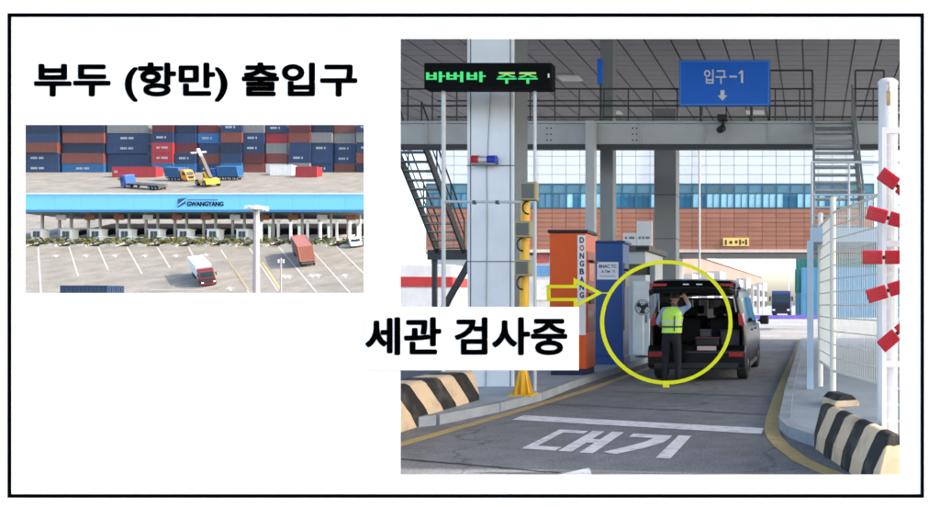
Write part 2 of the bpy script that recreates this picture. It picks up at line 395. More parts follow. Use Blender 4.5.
for z in (zt + .44, zt + .87):
    part(wk, 'rail', MB().cyl((X0, YB + .25, z), (0.0, YB + .25, z), .022, 8), M_DARKM)
    part(wk, 'rail', MB().cyl((1.05, YB + .25, z), (X1, YB + .25, z), .022, 8), M_DARKM)
    part(wk, 'rail', MB().cyl((X0 + .9, YB + 1.45, z), (X1, YB + 1.45, z), .018, 8), M_DARKM)
for i in range(26):
    X = X0 + .1 + i * .62
    if -.02 < X < 1.06: continue
    part(wk, 'rail_post', MB().cyl((X, YB + .25, zt - .01), (X, YB + .25, zt + .87), .018, 6), M_DARKM)
zr2 = pz(67, YB)
for a, b in ((769, 812.5), (856, 885)):
    part(wk, 'rail', MB().cyl((px(a, YB), YB + .3, zr2), (px(b, YB), YB + .3, zr2), .024, 8), M_DARKM)
    for x in (a, b): part(wk, 'rail_post', MB().cyl((px(x, YB), YB + .3, zt - .01), (px(x, YB), YB + .3, zr2), .024, 8), M_DARKM)
part(wk, 'support_post', MB().box(px(585, 19.7), px(594, 19.7), 19.72, 19.95, .12, zt - .052), M_LGREY, bevel=.008)
part(wk, 'support_post', MB().box(4.6, 4.85, 20.0, 20.2, .12, zb), M_LGREY)
part(wk, 'support_post', MB().box(-8.6, -8.4, 20.2, 20.4, .0, zb), M_DARKM)
part(wk, 'brace_rail', MB().path([(X0 + .35, YB + .25, zt + .95), (X0 + .62, YB + .25, zt)], .025, 6).path([(X0 + .35, YB + .25, zt + .95), (X0 + .3, YB + .25, zt)], .02, 6), M_DARKM)

def stair(name, label, xa, xb, p0, p1, n, m, rail=True, tread=None):
    """straight flight between p0 and p1 = (Y, z) with open treads"""
    t = thing(name, label, 'staircase', ((xa + xb) / 2, p1[0], p1[1]))
    d = Vector((0, p1[0] - p0[0], p1[1] - p0[1]))
    for X in (xa, xb):
        part(t, 'stringer', MB().bar((X, *p0), (X, *p1), .05, .24), m)
        if rail:
            up = Vector((0, 0, .95))
            part(t, 'handrail', MB().path([Vector((X, *p0)) + up, Vector((X, *p1)) + up], .024, 8).path([Vector((X, *p0)) + up / 2, Vector((X, *p1)) + up / 2], .018, 6), m)
            for k in range(4):
                q = Vector((X, *p0)).lerp(Vector((X, *p1)), k / 3); part(t, 'baluster', MB().cyl(q, q + up, .02, 6), m)
    for k in range(n):
        f = (k + .5) / n; Y = p0[0] + d.y * f; Z = p0[1] + d.z * f
        part(t, 'tread', MB().box(xa + .026, xb - .026, Y - .14, Y + .14, Z - .035, Z), tread or m)
    return t
st = stair('steel_staircase', 'dark steel stair flight going down behind the left end of the walkway', -11.32, -10.52, (21.55, 6.0), (24.2, 3.1), 13, M_DARKM, tread=M_GREYM)
part(st, 'landing', MB().box(-11.6, -9.4, 24.2, 25.6, 2.95, 3.1), M_DARKM)
part(st, 'landing_edge', MB().box(-11.6, -9.4, 24.12, 24.2, 2.85, 3.15), M_DARKM)
part(st, 'landing_post', MB().box(-9.6, -9.48, 24.3, 24.42, 0, 2.95), M_DARKM)
part(st, 'landing_post', MB().box(-9.95, -9.86, 25.3, 25.42, 0, 2.95), M_DARKM)
part(st, 'brace', MB().bar((-11.5, 24.4, .9), (-10.35, 24.4, 2.95), .16, .16), M_DARKM)
part(st, 'landing_post', MB().box(-11.55, -11.43, 24.3, 24.42, 0, 2.95), M_DARKM)
mb = MB()
for k in range(5): mb.cyl((-11.55 + k * .53, 25.5, 3.1), (-11.55 + k * .53, 25.5, 4.1), .016, 6)
mb.cyl((-11.6, 25.5, 4.1), (-9.4, 25.5, 4.1), .02, 6).cyl((-11.6, 25.5, 3.6), (-9.4, 25.5, 3.6), .016, 6)
part(st, 'guard_rail', mb, M_LGREY)
st2 = stair('steel_staircase', 'grey open tread stair flight coming down from the walkway to the pale blue landing', .04, 1.0, (20.0, 6.02), (15.5, 2.74), 15, M_GREYM, tread=M_LGREY)
ld = thing('landing_frame', 'pale blue steel landing on square posts beside the lane fence', 'platform', (.8, 14.2, .12))
part(ld, 'frame', MB().box(-.03, 2.0, 12.95, 15.5, 2.5, 2.735), M_PBLUE, bevel=.006)
for X, Y in ((-.08, 12.93), (1.9, 12.95), (-.08, 15.3), (1.9, 15.35)): part(ld, 'post', MB().box(X, X + .105, Y, Y + .105, .12, 2.52), M_PBLUE)
mb = MB()
for X in (.0, .6, 1.2, 1.9): mb.cyl((X, 13.0, 2.73), (X, 13.0, 3.8), .02, 6)
mb.cyl((0, 13.0, 3.8), (2, 13.0, 3.8), .022, 6).cyl((0, 13.0, 3.27), (2, 13.0, 3.27), .018, 6)
part(ld, 'guard_rail', mb, M_LGREY)

# ------------------------------------------------------------------ signs on the walkway
YS = 19.86
sg = thing('lane_sign', 'blue overhead lane sign with white Korean lettering and a down arrow', 'sign', (px(724, YS), YS, zt))
x0, x1, z0, z1 = px(679, YS), px(770, YS), pz(106, YS), pz(60, YS)
part(sg, 'panel', MB().box(x0, x1, YS, YS + .05, z0, z1), M_SIGNB, bevel=.01)
fr = MB()
M_SBRD = mat('sign edge blue', (.08, .30, .75), .4)
for a in ((x0 + .02, x1 - .02, z1 - .05, z1 - .02), (x0 + .02, x1 - .02, z0 + .02, z0 + .05), (x0 + .02, x0 + .05, z0 + .051, z1 - .051), (x1 - .05, x1 - .02, z0 + .051, z1 - .051)): fr.box(a[0], a[1], YS - .006, YS - .001, a[2], a[3])
part(sg, 'border', fr, M_SBRD)
M_SWHITE = mat('sign white', (.8, .84, .88), .5, var=.02)
part(sg, 'lettering', bold_text('입구', px(704, YS), px(726.5, YS), pz(84, YS), pz(69.5, YS), YS - .001, .005, .006), M_SWHITE)
part(sg, 'lettering', MB().box(px(729.5, YS), px(737, YS), YS - .007, YS - .001, pz(77.6, YS), pz(75.8, YS)), M_SWHITE)
part(sg, 'lettering', MB().box(px(741, YS), px(743.2, YS), YS - .007, YS - .001, pz(83, YS), pz(70.5, YS)).prism([(px(741, YS), pz(70.5, YS)), (px(738.8, YS), pz(72.8, YS)), (px(738.8, YS), pz(74.6, YS)), (px(741, YS), pz(73, YS))], 'Y', YS - .007, YS - .001), M_SWHITE)
ax, az = px(722.5, YS), pz(95.5, YS)
part(sg, 'arrow', MB().box(ax - .05, ax + .05, YS - .007, YS - .001, az, az + .13).prism([(ax - .12, az - .001), (ax, az - .13), (ax + .12, az - .001)], 'Y', YS - .007, YS - .001), M_SWHITE)
for X in (x0 + .5, x1 - .5): part(sg, 'bracket', MB().box(X, X + .06, YS + .05, YS + .24, zt - .01, z1 - .1), M_DARKM)
cc = thing('security_camera', 'small black security camera under the blue lane sign', 'camera', (px(722, 19.7), 19.7, zt - .4))
X = px(722, 19.7)
part(cc, 'housing', MB().cyl((X, 19.85, zt - .22), (X - .03, 19.5, zt - .33), .085, 12), M_BLACK)
part(cc, 'lens', MB().cyl((X - .03, 19.5, zt - .33), (X - .032, 19.485, zt - .335), .05, 12), M_GL_DK)
part(cc, 'bracket', MB().box(X - .03, X + .03, 19.85, 20.05, zt - .2, zt + .12).box(X - .12, X + .12, 19.72, 19.9, zt - .04, zt + .1), M_BLACK)
pb = thing('hanging_plate', 'narrow blue plate high up on a thin pole left of the lane sign', 'sign', (px(600, 20.3), 20.3, zt))
part(pb, 'plate', MB().box(px(597.5, 20.3), px(602.5, 20.3), 20.28, 20.34, pz(84, 20.3), pz(59, 20.3)), M_SIGNB)
part(pb, 'pole', MB().cyl((px(600, 20.3), 20.36, zt - .02), (px(600, 20.3), 20.36, pz(60, 20.3)), .025, 8), M_DARKM)

# ------------------------------------------------------------------ LED board on its pole frame
YL = 12.6
led = thing('led_board', 'long black message board with green glowing letters on two thin poles', 'sign', (px(490, YL), YL, .12))
x0, x1, z0, z1 = px(427.5, YL), px(554, YL), pz(91, YL), pz(65, YL)
part(led, 'case', MB().box(x0, x1, YL - .12, YL + .08, z0, z1), mat('led case', (.003, .0035, .004), .8, spec=.15), bevel=.015)
part(led, 'screen', MB().box(x0 + .04, x1 - .04, YL - .124, YL - .119, z0 + .04, z1 - .04), mat('led screen black', (.003, .004, .004), .8, spec=.1))
part(led, 'lettering', text_mesh('바버바', px(430, YL), px(489, YL), pz(84.5, YL), pz(74, YL), YL - .125, bold=.03, depth=.004), M_LED)
part(led, 'lettering', text_mesh('주주', px(500, YL), px(540.5, YL), pz(86, YL), pz(74.5, YL), YL - .125, bold=.02, depth=.004), M_LED)
for a, b in ((503, 518), (522, 539)): part(led, 'lettering', MB().box(px(a, YL), px(b, YL), YL - .131, YL - .130, pz(76.6, YL), pz(75.4, YL)), M_LEDO)
part(led, 'sensor', MB().box(px(550.5, YL), px(552, YL), YL - .13, YL - .12, pz(80, YL), pz(76, YL)), M_WHITE)
for x in (443, 534.5): part(led, 'pole', MB().cyl((px(x, YL), YL + .02, .12), (px(x, YL), YL + .02, z0 + .02), .032 if x < 500 else .025, 12), M_LGREY)
part(led, 'cross_pipe', MB().cyl((px(443, YL), YL + .02, pz(201.5, YL)), (px(534, YL), YL + .02, pz(202, YL)), .022, 10), M_LGREY)
for x in (474, 497): part(led, 'clamp', MB().cyl((px(x, YL), YL + .02, pz(204, YL)), (px(x, YL), YL + .02, pz(200.5, YL)), .035, 8), M_DARKM)
# siren
YQ = 13.3
sr = thing('warning_light', 'small red and blue warning beacon on the pale column', 'beacon', (px(487, YQ), YQ - .1, pz(166, YQ)))
zc = pz(160.2, YQ - .1)
part(sr, 'shelf', MB().box(px(476, YQ), px(499, YQ), YQ - .2, YQ - .002, pz(166, YQ), pz(165, YQ)), M_GREYM)
part(sr, 'red_lens', MB().cyl((px(475, YQ), YQ - .1, zc), (px(482, YQ), YQ - .1, zc), .078, 16), mat('red lens', (.45, .01, .02), .2))
part(sr, 'speaker', MB().cyl((px(482.1, YQ), YQ - .1, zc), (px(490.5, YQ), YQ - .1, zc), .07, 16), mat('silver', (.6, .6, .58), .3, .6))
part(sr, 'blue_lens', MB().cyl((px(490.6, YQ), YQ - .1, zc), (px(499, YQ), YQ - .1, zc), .078, 16), mat('blue lens', (.01, .03, .35), .2))

# ------------------------------------------------------------------ yellow reader post
YP = 12.05; XP = px(523, YP)
yp = thing('card_reader_post', 'yellow steel post with three grey reader boxes at the kerb edge', 'post', (XP, YP, .125))
part(yp, 'tube', MB().cyl((XP, YP, .125), (XP + .04, YP, pz(188, YP)), .068, 16), M_YELLOW, smooth=False)
part(yp, 'base_plate', MB().box(XP - .17, XP + .17, YP - .16, YP + .16, .122, .15), M_YELLOW)
for k in range(8):
    t = k * math.pi / 4 + .2; c, s = math.cos(t), math.sin(t)
    part(yp, 'gusset', MB().add([(XP + c * .06 - s * .008, YP + s * .06 + c * .008, .15), (XP + c * .15 - s * .008, YP + s * .15 + c * .008, .15), (XP + c * .06 - s * .008, YP + s * .06 + c * .008, .5), (XP + c * .06 + s * .008, YP + s * .06 - c * .008, .15), (XP + c * .15 + s * .008, YP + s * .15 - c * .008, .15), (XP + c * .06 + s * .008, YP + s * .06 - c * .008, .5)], [(0, 1, 2), (5, 4, 3), (0, 3, 4, 1), (1, 4, 5, 2), (2, 5, 3, 0)]), M_YELLOW)
M_RDR = mat('reader grey', (.10, .105, .095), .5, var=.1)
M_RDR2 = mat('reader frame olive', (.30, .27, .14), .5)
for xa, xb, ya, yb in ((525, 541, 184, 202), (519.5, 535.5, 222.5, 238.5), (519.5, 535, 260.5, 276.5)):
    A, B, C, D = px(xa, YP), px(xb, YP), pz(yb, YP), pz(ya, YP)
    r = part(yp, 'reader_box', MB().box(A, B, YP - .22, YP - .075, C, D), M_RDR2, bevel=.012)
    part(r, 'face', MB().box(A + .03, B - .03, YP - .226, YP - .219, C + .03, D - .03), M_RDR)
    m = (A + B) / 2
    pts = [(m - .02 - .09 * math.sin(t * math.pi / 6), YP - .13, C - .10 + .10 * math.cos(t * math.pi / 6)) for t in range(7)]
    part(r, 'cable', MB().path(pts, .014, 6), M_BLACK)

# ------------------------------------------------------------------ kiosks
YK = 15.5
xa, xb = px(549.5, YK), px(586, YK); zt_ = pz(233, YK); dk = .68
ok = thing('payment_kiosk', 'tall orange kiosk with a vertical DONGBANG strip and black cap', 'kiosk', ((xa + xb) / 2, YK, .12))
part(ok, 'cabinet', MB().box(xa, xb, YK, YK + dk, .24, zt_), M_ORANGE, bevel=.012)
part(ok, 'plinth', MB().box(xa + .02, xb - .02, YK + .02, YK + dk - .02, .12, .242), mat('navy plinth', (.01, .015, .05), .5))
part(ok, 'cap', MB().box(xa - .03, xb + .04, YK - .03, YK + dk + .03, zt_, zt_ + .06), M_BLACK, bevel=.008)
part(ok, 'name_strip', MB().box(px(577.5, YK), xb - .006, YK - .006, YK + .001, .9, zt_ - .04), M_WHITE)
LET = 'DONGBANG'; zz = zt_ - .08; cw = (px(580, YK), px(584, YK))
for i, ch in enumerate(LET):
    part(ok, 'letter', text_mesh(ch, cw[0] - .005, cw[1] + .005, zz - .115, zz, YK - .0065, bold=.04, depth=.003), mat('logo red', (.55, .02, .02), .5) if i == 1 else mat('letter ink', (.04, .03, .08), .6)); zz -= .152
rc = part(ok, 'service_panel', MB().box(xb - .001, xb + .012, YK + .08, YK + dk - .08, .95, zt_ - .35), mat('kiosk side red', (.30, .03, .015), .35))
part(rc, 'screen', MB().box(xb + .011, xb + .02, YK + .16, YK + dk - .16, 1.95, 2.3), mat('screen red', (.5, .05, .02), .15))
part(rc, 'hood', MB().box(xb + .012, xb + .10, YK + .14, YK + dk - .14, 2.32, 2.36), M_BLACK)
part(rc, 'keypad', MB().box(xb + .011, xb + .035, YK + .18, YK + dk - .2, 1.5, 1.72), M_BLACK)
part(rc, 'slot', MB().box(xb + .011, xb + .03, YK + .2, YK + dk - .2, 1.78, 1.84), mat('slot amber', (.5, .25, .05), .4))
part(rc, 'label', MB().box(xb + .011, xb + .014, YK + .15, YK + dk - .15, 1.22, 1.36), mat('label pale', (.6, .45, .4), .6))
YK = 18.4
xa, xb = px(595, YK), px(623, YK); zt_ = pz(243, YK)
bk = thing('payment_kiosk', 'tall blue kiosk with a white notice, next to the orange one', 'kiosk', ((xa + xb) / 2, YK, .12))
part(bk, 'cabinet', MB().box(xa, xb, YK, YK + .62, .3, zt_), M_BLUE, bevel=.012)
part(bk, 'plinth', MB().box(xa - .02, xb + .02, YK - .02, YK + .64, .12, .302), M_BLUE, bevel=.01)
part(bk, 'cap', MB().box(xa - .02, xb + .05, YK - .02, YK + .66, zt_, zt_ + .05), mat('blue cap', (.01, .04, .16), .4), bevel=.008)
part(bk, 'notice', MB().box(px(597, YK), px(618.5, YK), YK - .005, YK + .001, pz(279.5, YK), pz(262, YK)), mat('notice paper', (.72, .76, .82), .6, var=.02))
M_INK = mat('notice ink', (.04, .04, .06), .7)
part(bk, 'lettering', text_mesh('BNAC TC', px(599, YK), px(616.5, YK), pz(268, YK), pz(264.6, YK), YK - .0055, bold=.03, depth=.002), M_INK)
part(bk, 'lettering', text_mesh('ATM 기', px(601, YK), px(615, YK), pz(273.2, YK), pz(269.8, YK), YK - .0055, bold=.01, depth=.002), M_INK)
part(bk, 'fine_print', MB().box(px(600, YK), px(615.5, YK), YK - .007, YK - .0055, pz(276.6, YK), pz(275.8, YK)), mat('grey ink', (.3, .32, .36), .7))
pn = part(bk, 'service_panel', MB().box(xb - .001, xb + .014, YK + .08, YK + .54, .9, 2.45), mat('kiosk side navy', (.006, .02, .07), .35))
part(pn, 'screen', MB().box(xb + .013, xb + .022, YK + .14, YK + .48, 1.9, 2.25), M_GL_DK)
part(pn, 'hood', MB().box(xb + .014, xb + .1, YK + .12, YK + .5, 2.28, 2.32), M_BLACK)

# ------------------------------------------------------------------ guard booth with white boards on its roof, standing fan
YG = 21.6
gb = thing('guard_booth', 'grey guard booth with a pale door behind the blue kiosk', 'booth', (-5.3, YG + 1.2, .12))
xa, xb = -6.1, -4.5; zr = pz(251, YG)
M_BOOTH = mat('booth panel', (.5, .53, .54), .5, var=.05)
part(gb, 'wall', MB().box(xa, xb, YG + .03, YG + 2.5, .12, zr), M_BOOTH, bevel=.01)
part(gb, 'roof', MB().box(xa - .1, xb + .12, YG - .12, YG + 2.6, zr, zr + .14), mat('booth roof', (.10, .09, .085), .6))
part(gb, 'fascia_light', MB().box(px(637, YG), px(650, YG), YG - .135, YG - .121, zr + .02, zr + .10), M_BLACK)
part(gb, 'transom', MB().box(px(625, YG), px(655, YG), YG, YG + .029, pz(275, YG), pz(264, YG)), M_GL_DK)
d = part(gb, 'door', MB().box(px(633, YG), px(649, YG), YG - .01, YG + .028, .14, pz(281, YG)), mat('pale door', (.66, .72, .74), .4))
part(d, 'handle', MB().box(px(646, YG), px(647, YG), YG - .05, YG - .011, 1.0, 1.2), M_DARKM)
part(gb, 'frame', MB().box(px(650, YG), px(655, YG), YG - .02, YG + .025, .13, pz(264, YG)), M_GREYM)
part(gb, 'window', MB().box(xb - .001, xb + .01, YG + .4, YG + 2.1, 1.1, 2.1), M_GL_DK)
M_SIGNW = mat('board white gloss', (.82, .84, .86), .35, var=.06, scale=8)
for xa_, xb_, yt, lab, bars in ((622.8, 636, 233, 'low white board with faint lettering on the guard booth roof, left of a taller one', ((625, 627), (629, 634.5))), (636.4, 652, 221, 'taller white board on the guard booth roof beside the grey column', ((638.5, 641), (642, 644.5), (645.5, 649.5)))):
    b = thing('roof_board', lab, 'board', (px((xa_ + xb_) / 2, YG), YG + .2, zr + .14))
    part(b, 'panel', MB().box(px(xa_, YG), px(xb_, YG), YG, YG + .09, zr + .14, pz(yt, YG)), M_SIGNW, bevel=.01)
    for i, (p, q) in enumerate(bars): part(b, 'lettering', MB().box(px(p, YG), px(q, YG), YG - .004, YG, pz(239, YG), pz(236.6, YG)), mat('faint red ink', (.45, .15, .2), .7) if (i == 0 and p < 630) else mat('faint grey ink', (.22, .25, .28), .7))
YF = 20.9; XF = px(643, YF)
fn = thing('pedestal_fan', 'dark pedestal fan standing by the guard booth door', 'fan', (XF, YF, .12))
part(fn, 'base', MB().lathe((XF, YF, .12), (0, 0, 1), [(0, .05), (.05, .05), (.2, .02), (.21, 0)], 18), M_BLACK)
part(fn, 'pole', MB().cyl((XF, YF, .14), (XF, YF, 1.3), .018, 8), M_WHITE)
cg = MB()
for rr, dy in ((.2, 0), (.16, -.05), (.1, -.07), (.2, .02)):
    q = [(XF + rr * math.cos(t * math.pi / 10), YF - .05 + dy, 1.42 + rr * math.sin(t * math.pi / 10)) for t in range(21)]; cg.path(q, .007, 5)
for k in range(12):
    t = k * math.pi / 6; cg.cyl((XF, YF - .12, 1.42), (XF + .2 * math.cos(t), YF - .05, 1.42 + .2 * math.sin(t)), .004, 4)
part(fn, 'cage', cg, M_BLACK)
part(fn, 'motor', MB().cyl((XF, YF - .03, 1.42), (XF, YF + .14, 1.42), .06, 12), M_BLACK)
for k in range(3):
    t = k * 2.094 + .4; a = Vector((math.cos(t), 0, math.sin(t))); b = Vector((-math.sin(t), 0, math.cos(t))); c = Vector((XF, YF - .05, 1.42))
    part(fn, 'blade', MB().add([c + b * .02, c + a * .16 + b * .08 + Vector((0, .02, 0)), c + a * .17 - b * .05 - Vector((0, .02, 0)), c - b * .02], [(0, 1, 2, 3)]), M_DARKM)

# ------------------------------------------------------------------ striped concrete blocks
CRM = (.66, .50, .33); BLK = (.012, .012, .012)
def jersey(label, A, B, wd, hg, m, bez=.03):
    A, B = Vector(A), Vector(B); d = (B - A); L = d.length; ang = math.atan2(d.y, d.x) - math.pi / 2
    M = Matrix.Translation(A) @ Matrix.Rotation(ang, 4, 'Z')
    mb = MB(); prof = [(0, 0), (wd, 0), (wd, hg * .35), (wd - .07, hg - .03), (wd - .11, hg), (.11, hg), (.07, hg - .03), (0, hg * .35)]
    mb.prism(prof, 'Y', 0, L)
    me = mesh_of(mb, 'barrier_block', bevel=.015); me.materials.append(m)
    o = bpy.data.objects.new('barrier_block', me); COL.objects.link(o); o.matrix_world = M
    return tag(o, label, 'barrier', 'striped concrete barrier blocks')
# left: lane face along the kerb, running away from the viewer
jersey('black and cream striped concrete barrier at the nose of the left island', (-5.30, 6.9, 0), (-5.34, 11.5, .0), .56, .54, stripes('barrier stripes left', CRM, BLK, .80, .85, 'Y', .5, .05))
jersey('large black and cream striped concrete barrier under the white mesh fence on the right', (.52, 6.25, .0), (.02, 8.25, .0), .27, .47, stripes('barrier stripes right', CRM, BLK, .60, .55, 'Y', .52, .15))
jersey('smaller striped concrete barrier behind the large one, half hidden by fence posts', (.30, 10.6, .12), (.12, 11.1, .12), .36, .16, stripes('barrier stripes small', CRM, BLK, .30, .5, 'Z', .5))

# ------------------------------------------------------------------ white mesh fence
FP = [Vector((.12, 14.2, .12)), Vector((.14, 13.4, .12)), Vector((.30, 11.45, .12)), Vector((.82, 9.55, .12)), Vector((1.42, 7.7, .12))]
fc = thing('mesh_fence', 'cream white welded mesh fence on round posts along the right side of the lane', 'fence', FP[1])
for i, p in enumerate(FP[1:]):
    part(fc, 'post', MB().cyl(p, p + Vector((0, 0, 2.88)), .045, 12), M_CREAM)
    part(fc, 'post_cap', MB().lathe(p + Vector((0, 0, 2.88)), (0, 0, 1), [(.05, -.02), (.05, .01), (.03, .03), (0, .035)], 12), M_CREAM)
for a, b in zip(FP[1:], FP[2:]):
    for z in (.42, 2.68): part(fc, 'rail', MB().cyl(a + Vector((0, 0, z)), b + Vector((0, 0, z)), .02, 8), M_CREAM)
    mb = MB(); n = int((b - a).length / .075)
    for k in range(1, n):
        q = a.lerp(b, k / n); mb.cyl(q + Vector((0, 0, .42)), q + Vector((0, 0, 2.68)), .005, 4, caps=False)
    for k in range(1, 12):
        z = .42 + 2.26 * k / 12; mb.cyl(a + Vector((0, 0, z)), b + Vector((0, 0, z)), .009, 5, caps=False)
    part(fc, 'wire_mesh', mb, M_CREAM)
# right post, gate leaf and red reflector fan
YW = 7.05; XW = px(888, YW)
bp = thing('barrier_post', 'thick round white steel post with a rounded cap at the right edge', 'post', (XW, YW, .12))
part(bp, 'tube', MB().cyl((XW, YW, .1), (XW, YW, pz(82, YW)), .086, 24), M_WHITE)
part(bp, 'cap', MB().lathe((XW, YW, pz(82, YW)), (0, 0, 1), [(.089, -.03), (.089, .0), (.07, .018), (.03, .027), (0, .028)], 24), M_WHITE)
part(bp, 'hook', MB().path([(XW, YW - .09, pz(85, YW)), (XW, YW - .13, pz(87, YW)), (XW, YW - .13, pz(91, YW)), (XW, YW - .09, pz(93, YW))], .012, 8), M_CREAM)
part(bp, 'rust_streak', MB().box(XW - .018, XW + .012, YW - .0885, YW - .084, pz(108, YW), pz(94, YW)), mat('rust', (.42, .27, .12), .8, var=.4, scale=20))
YW2 = 6.9
gl = thing('gate_leaf', 'white framed mesh gate leaf beside the thick white post', 'gate', (px(893, YW2), YW2, .12))
A = px(886.5, YW2); B = A + 1.6
for z in (pz(128, YW2), pz(241, YW2), pz(361, YW2)): part(gl, 'frame_rail', MB().box(A, B, YW2 - .02, YW2 + .02, z - .05, z), M_WHITE)
part(gl, 'frame_stile', MB().box(A - .04, A - .001, YW2 - .021, YW2 + .021, .14, pz(128, YW2)), M_WHITE)
part(gl, 'frame_stile', MB().box(B + .001, B + .04, YW2 - .021, YW2 + .021, .14, pz(128, YW2)), M_WHITE)
mb = MB()
for k in range(1, 26): mb.cyl((A + k * .06, YW2, .2), (A + k * .06, YW2, pz(128, YW2)), .0045, 4, caps=False)
for k in range(1, 22): mb.cyl((A, YW2, .2 + k * .14), (B, YW2, .2 + k * .14), .004, 4, caps=False)
part(gl, 'wire_mesh', mb, M_WHITE)
part(gl, 'bottom_rail', MB().box(A, B, YW2 - .019, YW2 + .019, .14, .2), M_WHITE)
YR = 6.72; cx, cz = px(937, YR), pz(257, YR)
rf = thing('reflector_fan', 'fan of red dotted reflector plates fixed round a hub at the right edge', 'reflector', (cx, YR, .12))
part(rf, 'pole', MB().cyl((cx, YR + .06, .12), (cx, YR + .06, cz + .6), .035, 12), M_WHITE)
for lx, ly, t in ((880, 173.5, -36), (867, 212.5, -15), (862, 257.5, 0), (867, 297, 17), (880.5, 347, 40)):
    t = R(t); u = Vector((math.cos(t), 0, math.sin(t))); v = Vector((-u.z, 0, u.x)); c = Vector((px(lx, YR), YR, pz(ly, YR)))
    Ln = (cx - c.x) / u.x
    arm = part(rf, 'reflector_arm', MB().bar(c + u * .05, c + u * Ln, .03, .03, (0, 1, 0)), M_DARKM)
    for r0, r1 in ((0, .17), (.19, .36), (.38, .55)):
        pl = MB(); off = Vector((0, -.032, 0))
        pl.bar(c + u * r0 + off, c + u * r1 + off, .034, .115, v)
        me = mesh_of(pl, 'red_plate', Vector(rf.location), bevel=.006)
        dots = MB()
        for i in range(int((r1 - r0) / .024)):
            for j in range(4): dots.cbox(c + u * (r0 + .02 + i * .023) + v * (-.036 + j * .024) - Vector((0, .05, 0)), (.012, .006, .012))
        bm = bmesh.new(); bm.from_mesh(me); m2 = mesh_of(dots, 'beads', Vector(rf.location)); bm.from_mesh(m2); bm.to_mesh(me); bm.free(); bpy.data.meshes.remove(m2)
        part(arm, 'red_plate', me, M_RED)

# ------------------------------------------------------------------ office building bridging the road behind the gate
YO = 46.0
ob = thing('office_building', 'office block over the road with terracotta panels below a teal window band', 'building', (-9, YO, 0))
BX0, BX1 = -22.2, 3.6; pit = .806; NB = 32
zb0, zb1, zw1, ztop = pz(249.5, YO), pz(208.6, YO), pz(184, YO), 12.6
part(ob, 'core', MB().box(BX0, BX1, YO + .14, YO + 5, zb0 - .1, ztop), M_DARKM)
part(ob, 'joint_backing', MB().box(BX0, BX1, YO + .06, YO + .139, zb0 - .05, zb1), mat('brown joint', (.16, .07, .045), .8))
part(ob, 'joint_backing', MB().box(BX0, BX1, YO + .06, YO + .139, zw1 + .03, ztop - .05), mat('pale joint', (.32, .34, .35), .8))
part(ob, 'base_trim', MB().box(BX0 - .02, BX1 + .02, YO - .08, YO + .119, pz(252.6, YO), zb0 - .004), mat('trim beige', (.55, .48, .42), .6))
part(ob, 'soffit', MB().box(BX0, BX1, YO + .0, YO + 5, pz(253.8, YO), pz(252.6, YO) - .003), M_DARKM)
nr = 9; rh = (zb1 - zb0) / nr
me = mesh_of(MB().box(0, pit - .022, 0, .1, 0, rh - .02), 'terracotta_panel'); me.materials.append(M_BRICK)
for i in range(NB):
    for j in range(nr):
        o = bpy.data.objects.new('terracotta_panel', me); COL.objects.link(o); o.parent = ob
        o.location = (BX0 + i * pit + 9, random.uniform(-.004, .004), zb0 + j * rh)
me = mesh_of(MB().box(0, pit - .025, 0, .1, 0, .50), 'white_panel'); me.materials.append(M_WPANEL)
for i in range(NB):
    for j in range(4):
        o = bpy.data.objects.new('white_panel', me); COL.objects.link(o); o.parent = ob
        o.location = (BX0 + i * pit + 9, random.uniform(-.003, .003), zw1 + .03 + j * .525)
part(ob, 'parapet', MB().box(BX0, BX1, YO, YO + .118, zw1 + .03 + 4 * .525, ztop), M_WPANEL)
zt1 = zb1 + (zw1 - zb1) * .62
fm = MB()
for a in ((0, pit, 0, .07), (0, pit, zt1 - zb1 - .03, zt1 - zb1 + .03), (0, pit, zw1 - zb1 - .05, zw1 - zb1 + .02)): fm.box(a[0], a[1], 0, .11, a[2], a[3])
for x in (0, pit - .05): fm.box(x, x + .05, -.01, .1, .071, zw1 - zb1 - .051)
fm.box(pit * .5 - .02, pit * .5 + .02, .01, .1, .071, zt1 - zb1 - .031)
fme = mesh_of(fm, 'window'); fme.materials.append(M_TEAL)
hz = zt1 - zb1
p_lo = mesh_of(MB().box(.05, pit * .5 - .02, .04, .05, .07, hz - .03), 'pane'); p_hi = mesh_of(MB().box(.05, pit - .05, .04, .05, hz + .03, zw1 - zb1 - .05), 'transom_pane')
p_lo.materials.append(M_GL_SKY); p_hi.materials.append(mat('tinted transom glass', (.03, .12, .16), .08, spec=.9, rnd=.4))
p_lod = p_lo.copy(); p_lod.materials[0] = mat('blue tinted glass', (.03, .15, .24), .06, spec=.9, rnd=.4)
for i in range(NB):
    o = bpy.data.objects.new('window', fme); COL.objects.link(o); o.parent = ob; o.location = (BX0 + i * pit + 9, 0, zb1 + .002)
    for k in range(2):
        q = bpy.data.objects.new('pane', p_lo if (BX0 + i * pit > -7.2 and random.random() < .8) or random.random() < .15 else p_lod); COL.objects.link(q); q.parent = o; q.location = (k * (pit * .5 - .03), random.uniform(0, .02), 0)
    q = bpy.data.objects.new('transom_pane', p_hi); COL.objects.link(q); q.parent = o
part(ob, 'drain_pipe', MB().cyl((px(699.5, YO - .3), YO - .3, 0), (px(699.5, YO - .3), YO - .3, ztop), .06, 10), M_GREYM)
sgn = part(ob, 'wall_sign', MB().box(px(723.2, YO), px(748.8, YO), YO - .06, YO - .006, pz(246, YO), pz(238, YO)), mat('sign yellow', (.75, .55, .16), .5), label='small yellow sign with dark characters')
M_SD = mat('sign dark', (.05, .03, .01), .6)
